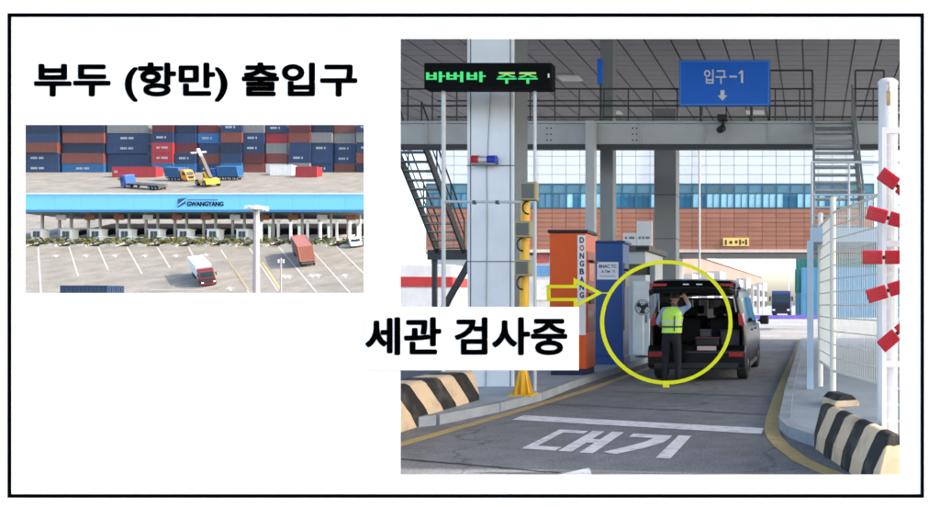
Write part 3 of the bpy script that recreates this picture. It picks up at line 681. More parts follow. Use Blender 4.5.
for a, b, c, d in ((725, 727, 240, 245), (729.5, 732.5, 241, 244), (735, 737.5, 240.6, 243.6), (739.3, 741.2, 239.5, 245), (745.3, 747.2, 239.5, 245), (742.3, 744.2, 241.2, 243.5)): part(sgn, 'lettering', MB().box(px(a, YO), px(b, YO), YO - .068, YO - .061, pz(d, YO), pz(c, YO)), M_SD)
# ground floor at the left end
part(ob, 'ground_wall', MB().box(BX0, -8.2, YO + .6, YO + 5, 0, pz(254.6, YO)), mat('render white', (.62, .63, .62), .7, var=.06))
for x0, x1, y0, y1, c in ((534, 548, 250, 263, (.55, .12, .12)), (536, 549, 266, 276, (.12, .30, .55)), (533, 549, 280, 300, (.75, .75, .74)), (417, 435, 268, 275, (.6, .1, .08))):
    part(ob, 'wall_panel', MB().box(px(x0, YO + .5), px(x1, YO + .5), YO + .5, YO + .59, pz(y1, YO + .5), pz(y0, YO + .5)), mat('panel %d' % x0, c, .6, var=.3, scale=3))
for x0, x1 in ((438, 448), (452, 462), (680, 686)):
    w_ = part(ob, 'window', MB().box(px(x0, YO + .5), px(x1, YO + .5), YO + .52, YO + .59, .9, 3.0), M_LGREY)
    part(w_, 'pane', MB().box(px(x0 + .8, YO + .5), px(x1 - .8, YO + .5), YO + .50, YO + .519, 1.0, 2.9), M_GL_DK)

# ------------------------------------------------------------------ far yard seen through the gate
M_FBR = mat('far brown wall', (.20, .125, .10), .8, var=.1, scale=.3)
M_FWH = mat('far white wall', (.36, .38, .40), .7, var=.08, scale=.4)
fb = thing('far_building', 'long brown and white block with balconies receding beyond the gate', 'building', (-14, 110, 0))
A, B = Vector((px(672, 78), 78, 0)), Vector((px(762, 160), 160, 0)); d = (B - A).normalized(); s = Vector((-d.y, d.x, 0)); L = (B - A).length
rot = Matrix(((d.x, s.x, 0, A.x), (d.y, s.y, 0, A.y), (0, 0, 1, 0), (0, 0, 0, 1)))
mb = MB().box(0, L, 0, 10, 0, 7.0, rot); part(fb, 'wall', mb, M_FBR)
part(fb, 'roof_edge', MB().box(-.2, L + .2, -.2, 10, 7.01, 7.4, rot), M_LGREY)
for k in range(9):
    x0 = 2 + k * (L - 4) / 9
    part(fb, 'bay', MB().box(x0, x0 + (L - 4) / 18, -1.6, -.01, 0, 4.6 + (k % 3) * .5, rot), M_FWH)
    for z in (1.0, 3.1): part(fb, 'window', MB().box(x0 + (L - 4) / 18 + .6, x0 + (L - 4) / 9 - .6, -.12, -.005, z, z + 1.3, rot), M_GL_DK)
    for z in (1.1, 3.0): part(fb, 'window', MB().box(x0 + .6, x0 + (L - 4) / 18 - .6, -1.72, -1.61, z, z + 1.1, rot), M_GL_DK)

def container_mesh(Lg, Hg=2.88, W=2.44):
    """corrugated box: long side facing -Y, door end bars, corner posts"""
    mb = MB().box(.06, Lg - .06, .05, W - .05, .06, Hg - .05)
    n = int(Lg / .55)
    for k in range(n):
        x = .2 + (Lg - .4) * k / n; mb.box(x, x + (Lg - .4) / n * .5, .012, .049, .16, Hg - .14)
        mb.box(x, x + (Lg - .4) / n * .5, W - .049, W - .012, .16, Hg - .14)
    for x in (0, Lg - .14):
        for y in (0, W - .14): mb.box(x, x + .14, y, y + .14, 0, Hg)
    for y in (0, W - .09):
        mb.box(.141, Lg - .141, y, y + .09, 0, .15); mb.box(.141, Lg - .141, y, y + .09, Hg - .13, Hg)
    for x in (0, Lg - .09):
        mb.box(x, x + .09, .141, W - .141, 0, .15); mb.box(x, x + .09, .141, W - .141, Hg - .13, Hg)
        for k in range(6): mb.box((-.02 if x == 0 else Lg - .06), (.06 if x == 0 else Lg + .02), .3 + k * .33, .38 + k * .33, .2, Hg - .2)
    return mesh_of(mb, 'container')
CM = {40: container_mesh(12.19), 20: container_mesh(6.06)}
CC = {'navy': (.010, .028, .075), 'dark navy': (.006, .013, .035), 'blue': (.014, .09, .22), 'brown red': (.13, .036, .024), 'dark red': (.075, .012, .014), 'red': (.26, .02, .024), 'grey': (.15, .155, .15), 'white': (.55, .56, .55), 'teal green': (.012, .15, .13), 'pale blue': (.07, .22, .36)}
for k, c in CC.items(): mat('container ' + k, c, .55, var=.12, scale=.8, rnd=.12, dirt=.25, dscale=.9)
def container(colour, Lg, x, y, z, label, group=None, marks=None, rot=0):
    o = bpy.data.objects.new('shipping_container', CM[Lg]); COL.objects.link(o); o.location = (x, y, z); o.rotation_euler.z = rot; o.scale = (.965, 1, 1)
    if not CM[Lg].materials: CM[Lg].materials.append(MATS['container navy'])
    o.material_slots[0].link = 'OBJECT'; o.material_slots[0].material = MATS['container ' + colour]
    tag(o, label, 'container', group)
    if marks:
        mb = MB(); length = {40: 12.19, 20: 6.06}[Lg]; u = marks[0] * length
        for wch in marks[1]:
            if wch == ' ': u += .35; continue
            mb.box(u, u + .36, -.012, .010, 1.25 if wch == 'l' else 1.15, 1.75); u += .5
        q = part(o, 'lettering', mb, mat('container lettering', (.30, .31, .33), .6), local=True)
    return o
Yq = 96
for x, c, zr_, lab in ((795, 'teal green', 1, 'teal green container on top of pale blue ones beyond the gate'), (795.5, 'pale blue', 0, 'pale blue container under the teal green one beyond the gate'),):
    container(c, 40, px(x, Yq), Yq, 2.9 * zr_, lab)
container('teal green', 40, px(796, Yq), Yq, 5.8, 'topmost teal green container of the stack beyond the gate')
container('pale blue', 40, px(801, Yq - 4), Yq - 4, 0, 'pale blue container standing in front of the stack beyond the gate')
container('pale blue', 40, px(801.5, Yq - 4), Yq - 4, 2.9, 'pale blue container on top of the front one beyond the gate')
M_PURP = mat('purple barrier', (.10, .07, .32), .6, var=.1)
pbm = thing('low_barrier', 'long low purple barrier lying across the far yard', 'barrier', (px(780, 84), 84, 0))
for k in range(6):
    x0 = px(748, 84) + k * 1.25; part(pbm, 'segment', MB().prism([(84, 0.004), (84.5, 0.004), (84.38, .42), (84.12, .42)], 'X', x0, x0 + 1.22), M_PURP)

def wheel(parent, c, r, wd, axis=(1, 0, 0), local=True, rimc=None):
    ax = Vector(axis)
    mb = MB().lathe(c, axis, [(r * .62, -wd / 2), (r * .9, -wd / 2), (r, -wd * .35), (r, wd * .35), (r * .9, wd / 2), (r * .62, wd / 2), (r * .62, -wd / 2)], 20)
    w_ = part(parent, 'wheel', mb, M_RUBBER, local=local)
    rm = MB()
    for sg_ in (-1, 1): rm.lathe(Vector(c) + ax * sg_ * wd * .36, axis, [(r * .62, 0), (r * .5, -.03 * sg_), (r * .18, .02 * sg_), (0, .02 * sg_)], 14)
    part(w_, 'rim', rm, rimc or mat('rim silver', (.4, .4, .42), .35, .7), local=local)
    return w_

# local axes of a lorry: x to its right, y forward, z up; origin on the ground under the rear bumper
def lorry(name, label, cat, M, cab, box=None, bl=12.2, flat=False, bh=2.6, boxname='cargo_box'):
    t = thing(name, label, cat, M=M)
    part(t, 'chassis', MB().box(-.45, .45, .2, bl + 2.6, .75, 1.05).box(-1.1, 1.1, .1, .25, .6, .9), M_DARKM, local=True)
    ks = [1.3, 2.6, 3.9, bl - .6, bl + 1.9]
    for y in ks:
        for x in (-1.0, 1.0): wheel(t, (x, y, .5), .5, .32)
    if flat: part(t, 'flat_bed', MB().box(-1.22, 1.22, 0, bl, 1.06, 1.3), M_DARKM, local=True)
    else:
        me = CM[40 if bl > 9 else 20].copy() if boxname == 'container' else mesh_of(MB().box(-1.25, 1.25, 0, bl, 1.1, 1.1 + bh), 'cargo_box', bevel=.03)
        if boxname == 'container':
            me.transform(Matrix.Translation((1.22, 0, 1.1)) @ Matrix.Rotation(R(90), 4, 'Z')); me.materials.clear()
        part(t, boxname, me, box, local=True)
    c = part(t, 'cab', MB().prism([(bl + .35, .6), (bl + 2.7, .6), (bl + 2.75, 1.7), (bl + 2.45, 3.0), (bl + 1.9, 3.35), (bl + .35, 3.35)], 'X', -1.22, 1.22), cab, local=True, bevel=.05)
    part(c, 'windscreen', MB().add([(-1.05, bl + 2.77, 1.8), (1.05, bl + 2.77, 1.8), (1.0, bl + 2.53, 2.82), (-1.0, bl + 2.53, 2.82), (-1.05, bl + 2.70, 1.8), (1.05, bl + 2.70, 1.8), (1.0, bl + 2.46, 2.82), (-1.0, bl + 2.46, 2.82)], [(0, 1, 2, 3), (4, 7, 6, 5), (0, 3, 7, 4), (1, 5, 6, 2), (3, 2, 6, 7), (0, 4, 5, 1)]), M_GL_DK, local=True)
    for x in (-1.23, 1.23): part(c, 'side_window', MB().box(min(x, x * .97), max(x, x * .97), bl + 1.2, bl + 2.2, 1.85, 2.75), M_GL_DK, local=True)
    part(c, 'grille', MB().box(-.9, .9, bl + 2.73, bl + 2.82, .75, 1.5), M_BLACK, local=True)
    for x in (-.95, .95): part(c, 'headlight', MB().box(x - .17, x + .17, bl + 2.74, bl + 2.84, .72, .95), M_WHITE, local=True)
    part(t, 'bumper', MB().box(-1.22, 1.22, bl + 2.6, bl + 2.9, .35, .7), cab, local=True)
    for x in (-1.45, 1.45): part(t, 'mirror', MB().box(x - .1, x + .1, bl + 2.55, bl + 2.7, 2.0, 2.6).box(min(x, x * .8), max(x, x * .8), bl + 2.55, bl + 2.6, 2.55, 2.6), M_BLACK, local=True)
    return t
M_NAVYP = mat('navy truck paint', (.01, .02, .07), .35)
Ytr = 104
lorry('cargo_truck', 'dark blue lorry facing the gate across the far yard', 'truck', Matrix.Translation((px(781, Ytr), Ytr + 9, .004)) @ Matrix.Rotation(R(180), 4, 'Z'), M_NAVYP, mat('truck box dark', (.02, .04, .10), .5), bl=6.06, bh=1.4)
for x, lab in ((763, 'tall thin lamp post left of the dark blue lorry beyond the gate'), (788.5, 'tall thin lamp post right behind the dark blue lorry beyond the gate')):
    Yl = 130; t = thing('lamp_post', lab, 'lamp', (px(x, Yl), Yl, 0))
    part(t, 'pole', MB().cyl((px(x, Yl), Yl, 0), (px(x, Yl), Yl, 12), .12, 8, .07), M_LGREY)
    part(t, 'lamp_arm', MB().cyl((px(x, Yl), Yl, 11.9), (px(x, Yl) + 1.6, Yl, 12.3), .05, 6), M_LGREY)
    part(t, 'lamp_head', MB().box(px(x, Yl) + 1.2, px(x, Yl) + 2.0, Yl - .2, Yl + .2, 12.25, 12.4), M_GREYM)

# ------------------------------------------------------------------ minivan with raised tailgate
M_VAN = mat('van paint', (.005, .0045, .005), .25, var=.05, spec=.45)
M_VANIN = mat('van interior', (.010, .010, .011), .8, var=.2)
M_TAIL = mat('tail lamp red', (.32, .008, .012), .15, var=.1)
VX, VY = -2.2, 15.25
van = thing('parked_minivan', 'dark minivan stopped in the lane with its tailgate raised', 'van', (VX, VY, 0))
ST = [(.10, 1.70, .90, .74), (.35, 1.78, .915, .76), (1.0, 1.83, .925, .78), (2.0, 1.85, .925, .78), (2.9, 1.81, .925, .76), (3.2, 1.72, .925, .74), (3.98, 1.16, .92, .80), (4.6, 1.0, .90, .80), (4.88, .86, .80, .70), (5.0, .66, .62, .55)]
def ring(y, zr, hb, hr):
    belt = min(1.06, zr - .1); q = [(hb - .05, .26), (hb, .45), (hb + .015, .75), (hb, belt), (hr + (hb - hr) * .12, zr - .10), (hr, zr - .03), (hr * .6, zr + .005), (0, zr + .02)]
    return [(x, y, z) for x, z in q] + [(-x, y, z) for x, z in reversed(q[:-1])]
RG = [ring(*s) for s in ST]; n = len(RG[0]); mb = MB()
for r in RG: mb.v += r
for i in range(len(RG) - 1):
    for j in range(n - 1):
        if i == 5 and 4 <= j <= 9: continue                      # windscreen opening
        mb.f.append((i * n + j, i * n + j + 1, (i + 1) * n + j + 1, (i + 1) * n + j))
mb.f.append(tuple((len(RG) - 1) * n + j for j in range(n)))
me = mesh_of(mb, 'body', smooth=True)
body = part(van, 'body', me, M_VAN, local=True)
sm = body.modifiers.new('shell', 'SOLIDIFY'); sm.thickness = .05; sm.offset = -1
def side(y, t, s, off=.0):
    for a, b in zip(ST, ST[1:]):
        if a[0] <= y <= b[0]:
            f = (y - a[0]) / (b[0] - a[0]); zr, hb, hr = [a[k] + (b[k] - a[k]) * f for k in (1, 2, 3)]
            z0, z1 = min(1.06, zr - .1), zr - .10; x0, x1 = hb, hr + (hb - hr) * .12
            return (s * (x0 + (x1 - x0) * t + off), y, z0 + (z1 - z0) * t)
M_VGL = mat('van glass', (.008, .011, .014), .05, spec=1., var=.02)
for s in (-1, 1):
    for a, b in ((.42, 1.35), (1.43, 2.4), (2.48, 3.35)):
        mb = MB(); m_ = 6
        for k in range(m_ + 1):
            y = a + (b - a) * k / m_
            top = .86 if y < 3.1 else .86 - (y - 3.1) * 1.6
            mb.v += [side(y, .1, s, .006), side(y, top, s, .006)]
        for k in range(m_): mb.f.append((2 * k, 2 * k + 1, 2 * k + 3, 2 * k + 2))
        part(body, 'side_window', mb, M_VGL, local=True)
    part(body, 'door_handle', MB().box(*sorted((s * .925, s * .955)), 2.55, 2.75, .95, .985), M_BLACK, local=True)
    part(body, 'door_handle', MB().box(*sorted((s * .925, s * .955)), 1.55, 1.75, .95, .985), M_BLACK, local=True)
    tl = MB().add([side(.10, .05, s, .02), side(.36, .05, s, .012), side(.36, .45, s, .012), side(.10, .45, s, .02), (s * .80, .085, 1.09), (s * .78, .085, 1.33)], [(0, 1, 2, 3), (0, 3, 5, 4)])
    part(body, 'tail_light', tl, M_TAIL, local=True)
    part(body, 'mirror', MB().box(*sorted((s * .93, s * 1.03)), 3.22, 3.28, 1.1, 1.15).box(*sorted((s * 1.0, s * 1.2)), 3.16, 3.34, 1.04, 1.24), M_BLACK, bevel=.03, local=True)
    part(body, 'sill', MB().box(*sorted((s * .84, s * .91)), .9, 4.1, .2, .3), M_BLACK, local=True)
part(body, 'windscreen', MB().quad(*[(s * x, y, z) for s, x, y, z in ((-1, .72, 3.2, 1.64), (1, .72, 3.2, 1.64), (1, .8, 3.97, 1.14), (-1, .8, 3.97, 1.14))]), glass('windscreen glass', (.02, .03, .03), .03, .96), local=True)
bmp = part(van, 'rear_bumper', MB().prism([(-.02, .30), (.16, .24), (.2, .70), (.06, .72), (-.04, .60)], 'X', -.93, .93), M_VAN, bevel=.03, local=True)
part(bmp, 'lower_trim', MB().box(-.8, .8, -.03, .02, .28, .38), M_BLACK, local=True)
for s in (-1, 1): part(bmp, 'reflector', MB().box(*sorted((s * .62, s * .9)), -.052, -.02, .50, .58), M_TAIL, local=True)
part(bmp, 'number_plate', MB().box(.02, .38, -.058, -.04, .62, .70), mat('number plate', (.5, .35, .33), .5, var=.3, scale=30), local=True)
for x in (-.82, .82):
    for y in (.85, 3.92): wheel(van, (x, y, .34), .34, .22)
it = part(van, 'interior_floor', MB().box(-.84, .84, .12, 3.3, .60, .68), M_VANIN, local=True)
for y, hgt in ((1.25, 1.22), (2.2, 1.25)):
    for x in (-.42, .42):
        se = part(van, 'seat_back', MB().box(x - .33, x + .33, y, y + .16, .69, hgt), mat('seat fabric', (.014, .014, .016), .8), bevel=.05, local=True)
        for hx in (-.15, .15): part(se, 'headrest', MB().box(x + hx - .11, x + hx + .11, y + .02, y + .11, hgt + .04, hgt + .22), M_VANIN, bevel=.03, local=True)
part(van, 'headlining_strip', MB().box(-.6, .6, .3, 2.8, 1.60, 1.62), M_VANIN, local=True)
# tailgate swung up over the load sill
tp = [(.62, 1.84), (.2, 1.92), (-.25, 1.965), (-.56, 1.93), (-.70, 1.80), (-.66, 1.70), (-.56, 1.70), (-.5, 1.83), (-.22, 1.88), (.2, 1.85), (.60, 1.79)]
xs = [(-.80, -.12, .9), (-.70, -.02, 1), (0, .015, 1), (.70, -.02, 1), (.80, -.12, .9)]
mb = MB(); m_ = len(tp)
for x, dz, f in xs: mb.v += [(x, y * f + .62 * (1 - f), z + dz * (.35 if y > -.2 else 1) * .5) for y, z in tp]
for i in range(len(xs) - 1):
    for j in range(m_): mb.f.append((i * m_ + j, i * m_ + (j + 1) % m_, (i + 1) * m_ + (j + 1) % m_, (i + 1) * m_ + j))
mb.f += [tuple(range(m_)), tuple(range((len(xs) - 1) * m_, len(xs) * m_))]
tg = part(van, 'tailgate', mb, M_VAN, local=True, bevel=.012, label='tailgate swung up level with the roof')
for s in (-1, 1):
    part(tg, 'tail_light', MB().box(*sorted((s * .45, s * .76)), -.665, -.6, 1.80, 1.87), M_TAIL, local=True)
    part(van, 'gas_strut', MB().cyl((s * .74, .12, 1.35), (s * .68, -.2, 1.86), .014, 8), M_LGREY, local=True)
part(tg, 'plate_lamp', MB().box(-.14, -.04, -.73, -.69, 1.845, 1.865).box(.1, .2, -.73, -.69, 1.845, 1.865), M_WHITE, local=True)
# things in the boot
def boxthing(name, label, cat, b, m, lid=None):
    t = thing(name, label, cat, ((b[0] + b[1]) / 2 + VX, (b[2] + b[3]) / 2 + VY, b[4]))
    part(t, 'body', MB().box(b[0] + VX, b[1] + VX, b[2] + VY, b[3] + VY, b[4], b[5] - .03), m, bevel=.02)
    part(t, 'lid', MB().box(b[0] + VX - .01, b[1] + VX + .01, b[2] + VY - .01, b[3] + VY + .01, b[5] - .029, b[5]), lid or m, bevel=.008)
    return t
boxthing('tool_box', 'black tool box with a reddish lid in the open boot', 'box', (-.05, .4, .2, .5, .68, .86), M_BLACK, mat('dull red lid', (.12, .03, .03), .5))
boxthing('storage_crate', 'dark grey crate stacked at the right of the open boot', 'crate', (.42, .8, .3, .75, .68, 1.0), mat('crate grey', (.025, .025, .03), .6))
boxthing('travel_bag', 'small pale grey bag in the open boot beside the worker', 'bag', (-.02, .2, .6, .85, .68, 1.0), mat('bag grey', (.12, .13, .14), .7))

# ------------------------------------------------------------------ inspector with one arm up at the tailgate
PX, PY = -2.61, 14.86
def skin_mesh(verts, edges, root=0, sub=2):
    me = bpy.data.meshes.new('skel'); me.from_pydata([v[:3] for v in verts], edges, [])
    o = bpy.data.objects.new('skel', me); COL.objects.link(o)
    sk_ = o.modifiers.new('skin', 'SKIN'); sk_.use_smooth_shade = True
    lay = me.skin_vertices[0].data if me.skin_vertices else None
    if lay is None:
        bm = bmesh.new(); bm.from_mesh(me); bm.verts.layers.skin.verify(); bm.to_mesh(me); bm.free(); lay = me.skin_vertices[0].data
    for i, v in enumerate(verts):
        rr = v[3] if isinstance(v[3], tuple) else (v[3], v[3]); lay[i].radius = rr; lay[i].use_root = (i == root)
    sb = o.modifiers.new('sub', 'SUBSURF'); sb.levels = sub; sb.render_levels = sub
    dg = bpy.context.evaluated_depsgraph_get(); res = bpy.data.meshes.new_from_object(o.evaluated_get(dg))
    bpy.data.objects.remove(o); bpy.data.meshes.remove(me)
    return res
V = [(0, 0, .93, (.155, .115)), (0, .03, 1.10, (.15, .11)), (0, .08, 1.28, (.175, .12)), (.01, .12, 1.42, (.10, .08)), (.02, .15, 1.50, .055), (.03, .165, 1.56, .055),
     (.17, .10, 1.385, .07), (.33, .05, 1.46, .05), (.24, -.07, 1.665, .034), (.235, -.085, 1.70, .036),
     (-.17, .10, 1.375, .07), (-.28, .13, 1.14, .05), (-.17, .36, 1.04, .034), (-.15, .42, 1.03, .036),
     (.095, 0, .86, .105), (.115, .02, .49, .072), (.12, -.03, .11, .05), (.135, .02, .055, .05), (.15, .15, .045, .04),
     (-.095, 0, .86, .105), (-.115, .03, .49, .072), (-.13, 0, .11, .05), (-.14, .05, .055, .05), (-.165, .18, .045, .04)]
E_ = [(0, 1), (1, 2), (2, 3), (3, 4), (4, 5), (2, 6), (6, 7), (7, 8), (8, 9), (2, 10), (10, 11), (11, 12), (12, 13), (0, 14), (14, 15), (15, 16), (16, 17), (17, 18), (0, 19), (19, 20), (20, 21), (21, 22), (22, 23)]
bod = skin_mesh(V, E_)
bm = bmesh.new(); bm.from_mesh(bod)
hd = bmesh.ops.create_uvsphere(bm, u_segments=20, v_segments=14, radius=1)['verts']
HC = Vector((.035, .185, 1.625))
for v in hd:
    c = v.co.copy(); jaw = 1 - .28 * max(0, -c.z) ** 1.5
    v.co = HC + Vector((c.x * .078 * jaw, c.y * .096 * (1 - .1 * max(0, -c.z)), c.z * .118))
    if c.y > .9 and -.35 < c.z < .15: v.co.y += .022 * (1 - abs(c.z + .1) * 2)      # nose
for s in (-1, 1):
    ear = bmesh.ops.create_uvsphere(bm, u_segments=8, v_segments=6, radius=1)['verts']
    for v in ear: v.co = HC + Vector((s * .080 + v.co.x * .012, v.co.y * .02 - .005, v.co.z * .033 - .01))
# hands: palm, four fingers of different lengths, thumb
def hand(w0, fwd, up, sd):
    w0, fwd, up, sd = Vector(w0), Vector(fwd).normalized(), Vector(up).normalized(), Vector(sd).normalized()
    vs = [(*w0, .026), (*(w0 + fwd * .075), (.036, .018))]; es = [(0, 1)]
    for k, ln in enumerate((.068, .078, .072, .055)):
        b = w0 + fwd * .085 + sd * (-.033 + k * .022); i = len(vs)
        vs += [(*b, .0095), (*(b + fwd * ln * .45 + up * ln * .15), .009), (*(b + fwd * ln * .62 + up * ln * .65), .008)]
        es += [(1, i), (i, i + 1), (i + 1, i + 2)]
    b = w0 + fwd * .03 - sd * .035; i = len(vs)
    vs += [(*b, .011), (*(b + fwd * .035 - sd * .022), .0105), (*(b + fwd * .06 - sd * .02 + up * .022), .009)]; es += [(0, i), (i, i + 1), (i + 1, i + 2)]
    return skin_mesh(vs, es, 0, 1)
nb = len(bm.faces)
h1 = hand((.235, -.085, 1.70), (-.08, -.25, .97), (0, 1, .1), (-1, 0, 0)); bm.from_mesh(h1)
h2 = hand((-.15, .42, 1.03), (.2, 1, -.1), (0, 0, -1), (-1, 0, 0)); bm.from_mesh(h2)
bm.normal_update()
for i, f in enumerate(bm.faces):
    f.smooth = True; c = f.calc_center_median(); armR = c.x > .25 and c.z > 1.4 or (c.x > .16 and c.z > 1.48)
    if c.z < .085: f.material_index = 3
    elif c.z < 1.0 and c.y < .3 and abs(c.x) < .26 and not (c.y > .25): f.material_index = 1
    elif i >= nb: f.material_index = 4
    elif (c.x > .2 and c.z > 1.51) or (c.x < -.12 and c.y > .17 and c.z < 1.2) or (c.z > 1.46 and abs(c.x) < .16): f.material_index = 2
    else: f.material_index = 0
me = bpy.data.meshes.new('person'); bm.to_mesh(me); bm.free()
for m in (mat('pale blue shirt', (.28, .36, .50), .8, var=.1, scale=20), mat('dark navy trousers', (.005, .006, .010), .85, var=.15, scale=15), mat('skin', (.42, .24, .17), .55, var=.05), mat('black shoes', (.01, .01, .01), .5), mat('grey glove', (.12, .13, .14), .8)): me.materials.append(m)
person = bpy.data.objects.new('person', me); COL.objects.link(person); person.location = (PX, PY, 0)
tag(person, 'person in a yellow hi-vis vest reaching up to the raised tailgate, back to the viewer', 'person')
# hair
bm = bmesh.new(); bmesh.ops.create_uvsphere(bm, u_segments=22, v_segments=16, radius=1)
bmesh.ops.delete(bm, geom=[v for v in bm.verts if v.co.z < -.35 + .75 * max(0, v.co.y) or (v.co.y > .55 and v.co.z < .6)], context='VERTS')
for v in bm.verts: c = v.co.copy(); k = 1.0 + .035 * random.random(); v.co = HC + Vector((c.x * .087, c.y * .105, c.z * .127 + .004)) * 1.0 + Vector((c.x, c.y, c.z)) * .004 * (k - 1) * 30
me = bpy.data.meshes.new('hair'); bm.to_mesh(me); bm.free(); part(person, 'hair', me, mat('black hair', (.008, .007, .007), .6, bump=.6, bscale=90), local=True)
for s in (-1, 1): part(person, 'eye', MB().cbox(HC + Vector((s * .03, .088, .005)), (.022, .012, .009)), M_BLACK, local=True)
part(person, 'mouth', MB().cbox(HC + Vector((0, .088, -.062)), (.042, .012, .007)), mat('lips', (.3, .1, .09), .6), local=True)
# vest
vest = MB(); rows = [(.965, .02, .185, .155), (1.05, .03, .182, .150), (1.15, .05, .187, .148), (1.26, .078, .198, .148), (1.34, .095, .195, .140), (1.40, .108, .165, .118), (1.445, .12, .115, .092)]; NS = 28
for z, y, rx, ry in rows:
    for k in range(NS):
        t = 2 * math.pi * k / NS; e = 1 + .02 * math.sin(5 * t + z * 30)
        vest.v.append((math.copysign(abs(math.cos(t)) ** .75, math.cos(t)) * rx * e + .005, y + math.copysign(abs(math.sin(t)) ** .85, math.sin(t)) * ry * e, z))
for i in range(len(rows) - 1):
    for k in range(NS):
        t = 2 * math.pi * (k + .5) / NS
        if i >= 3 and abs(math.cos(t)) > .9 and i < 5: continue          # arm holes
        if abs(t - math.pi / 2) < .1: continue                            # open front
        vest.f.append((i * NS + k, i * NS + (k + 1) % NS, (i + 1) * NS + (k + 1) % NS, (i + 1) * NS + k))
vo_ = part(person, 'vest', vest, mat('hi-vis yellow green', (.50, .80, .10), .7, var=.12, scale=14, bump=.5, bscale=25), local=True, smooth=True)
def band(z0, z1, f0=0, f1=NS, g=.006):
    mb = MB(); ks = [k % NS for k in range(f0, f1 + 1)]
    def row(z):
        for a, b in zip(rows, rows[1:]):
            if a[0] <= z <= b[0]:
                f = (z - a[0]) / (b[0] - a[0]); return [a[i] + (b[i] - a[i]) * f for i in range(4)]
    for z in (z0, z1):
        _, y, rx, ry = row(z)
        for k in ks:
            t = 2 * math.pi * k / NS; e = 1 + .02 * math.sin(5 * t + z * 30)
            mb.v.append((math.copysign(abs(math.cos(t)) ** .75, math.cos(t)) * (rx * e + g) + .005, y + math.copysign(abs(math.sin(t)) ** .85, math.sin(t)) * (ry * e + g), z))
    m_ = len(ks)
    for k in range(m_ - 1): mb.f.append((k, k + 1, m_ + k + 1, m_ + k))
    return mb
M_BAND = mat('vest dark band', (.03, .05, .04), .6); M_SILV = mat('vest silver band', (.5, .55, .5), .35)
part(vo_, 'waist_band', band(1.06, 1.095, 8, 34), M_BAND, local=True)
part(vo_, 'reflective_band', band(1.15, 1.19, 8, 34), M_SILV, local=True)
part(vo_, 'back_band', MB().add([v for z in (1.0, 1.04, 1.1, 1.16, 1.22, 1.28) for v in ((.06, -.122 + (z - 1.0) * .17 - .012, z), (.085, -.120 + (z - 1.0) * .17 - .010, z))], [(2 * i, 2 * i + 1, 2 * i + 3, 2 * i + 2) for i in range(5)]), M_BAND, local=True)

# ------------------------------------------------------------------ annotation circle and arrow, built as a yellow hoop round the van rear
YH = 14.42
hp = thing('annotation_ring', 'yellow annotation circle with an outlined arrow, built as a hoop round the van rear', 'marker', (px(666, YH), YH, 0))
def outline(pts, wd):
    """flat bent strip, mitred at the corners"""
    mb = MB(); n = len(pts); P = [Vector(p) for p in pts]
    for k in range(n):
        a, b, c = P[k - 1], P[k], P[(k + 1) % n]; d1, d2 = (b - a).normalized(), (c - b).normalized()
        n1, n2 = Vector((-d1.y, d1.x)), Vector((-d2.y, d2.x)); m = (n1 + n2).normalized(); m = m * (wd / 2 / max(.35, m.dot(n1)))
        for q in (b - m, b + m):
            for Y in (YH - .02, YH + .02): mb.v.append((px(q.x, YH), Y, pz(q.y, YH)))
    for k in range(n):
        a, b = 4 * k, 4 * ((k + 1) % n)
        mb.f += [(a, b, b + 2, a + 2), (a + 1, a + 3, b + 3, b + 1), (a, a + 1, b + 1, b), (a + 2, b + 2, b + 3, a + 3)]
    return mb
part(hp, 'ring', outline([(666.3 + 64.2 * math.cos(2 * math.pi * k / 72), 322.3 + 60.3 * math.sin(2 * math.pi * k / 72)) for k in range(72)], 3.6), M_YELLOWP)
ar = part(hp, 'arrow', outline([(548.5, 286.5), (575.5, 286.5), (575.5, 280.5), (599.5, 293), (575.5, 306), (575.5, 299.5), (548.5, 299.5)], 3.2), M_YELLOWP)
part(ar, 'tab', MB().box(px(600.5, YH), px(612, YH), YH - .012, YH + .012, pz(293.5, YH), pz(292.5, YH)), M_YELLOWP)
part(hp, 'foot', MB().box(px(663, YH), px(669, YH), YH - .03, YH + .03, 0.001, pz(383.5, YH)), M_YELLOWP)

# ------------------------------------------------------------------ stored things left of the island
tr = lorry('cargo_truck', 'white lorry with a red stripe parked behind the steel stair on the far left', 'truck', Matrix.Translation((px(423, 36), 36.0, 0)) @ Matrix.Rotation(R(8), 4, 'Z'), M_WHITE, mat('white truck box', (.66, .67, .68), .5), bl=6.06, bh=2.2)
part(tr, 'red_stripe', MB().box(-1.27, 1.27, -.02, 6.08, 2.3, 2.75), mat('stripe red', (.45, .03, .03), .5), local=True)

# ------------------------------------------------------------------ container terminal on the slope to the left
SLP = .30
def tz(Y): return 12 + SLP * (Y - 135.6)
def T(x, y, up=0):
    k = (CY - y) / F; Y = (H - 12 + SLP * 135.6) / (SLP - k); return Vector((px(x, Y), Y, tz(Y) + up))
YT = 224.5; zT = tz(YT)
hl = MB()
ys = [95.6, 110, 125, 140, 160, 180, 200, YT, 330]
for Y in ys:
    z = max(0, tz(min(Y, YT))); hl.v += [(-1.5 * Y, Y, z), (-.545 * Y, Y, z), (-.53 * Y, Y, -.5)]
for i in range(len(ys) - 1):
    for j in range(2): hl.f.append((i * 3 + j, i * 3 + j + 1, (i + 1) * 3 + j + 1, (i + 1) * 3 + j))
solo('terminal_ground', hl, M_HILL, kind='structure')
M_TLINE = worn_paint('terminal white line', (.33, .32, .30), .3, (.2, .19, .17)); M_TYEL = worn_paint('terminal yellow line', (.32, .25, .11), .3, (.2, .19, .17))
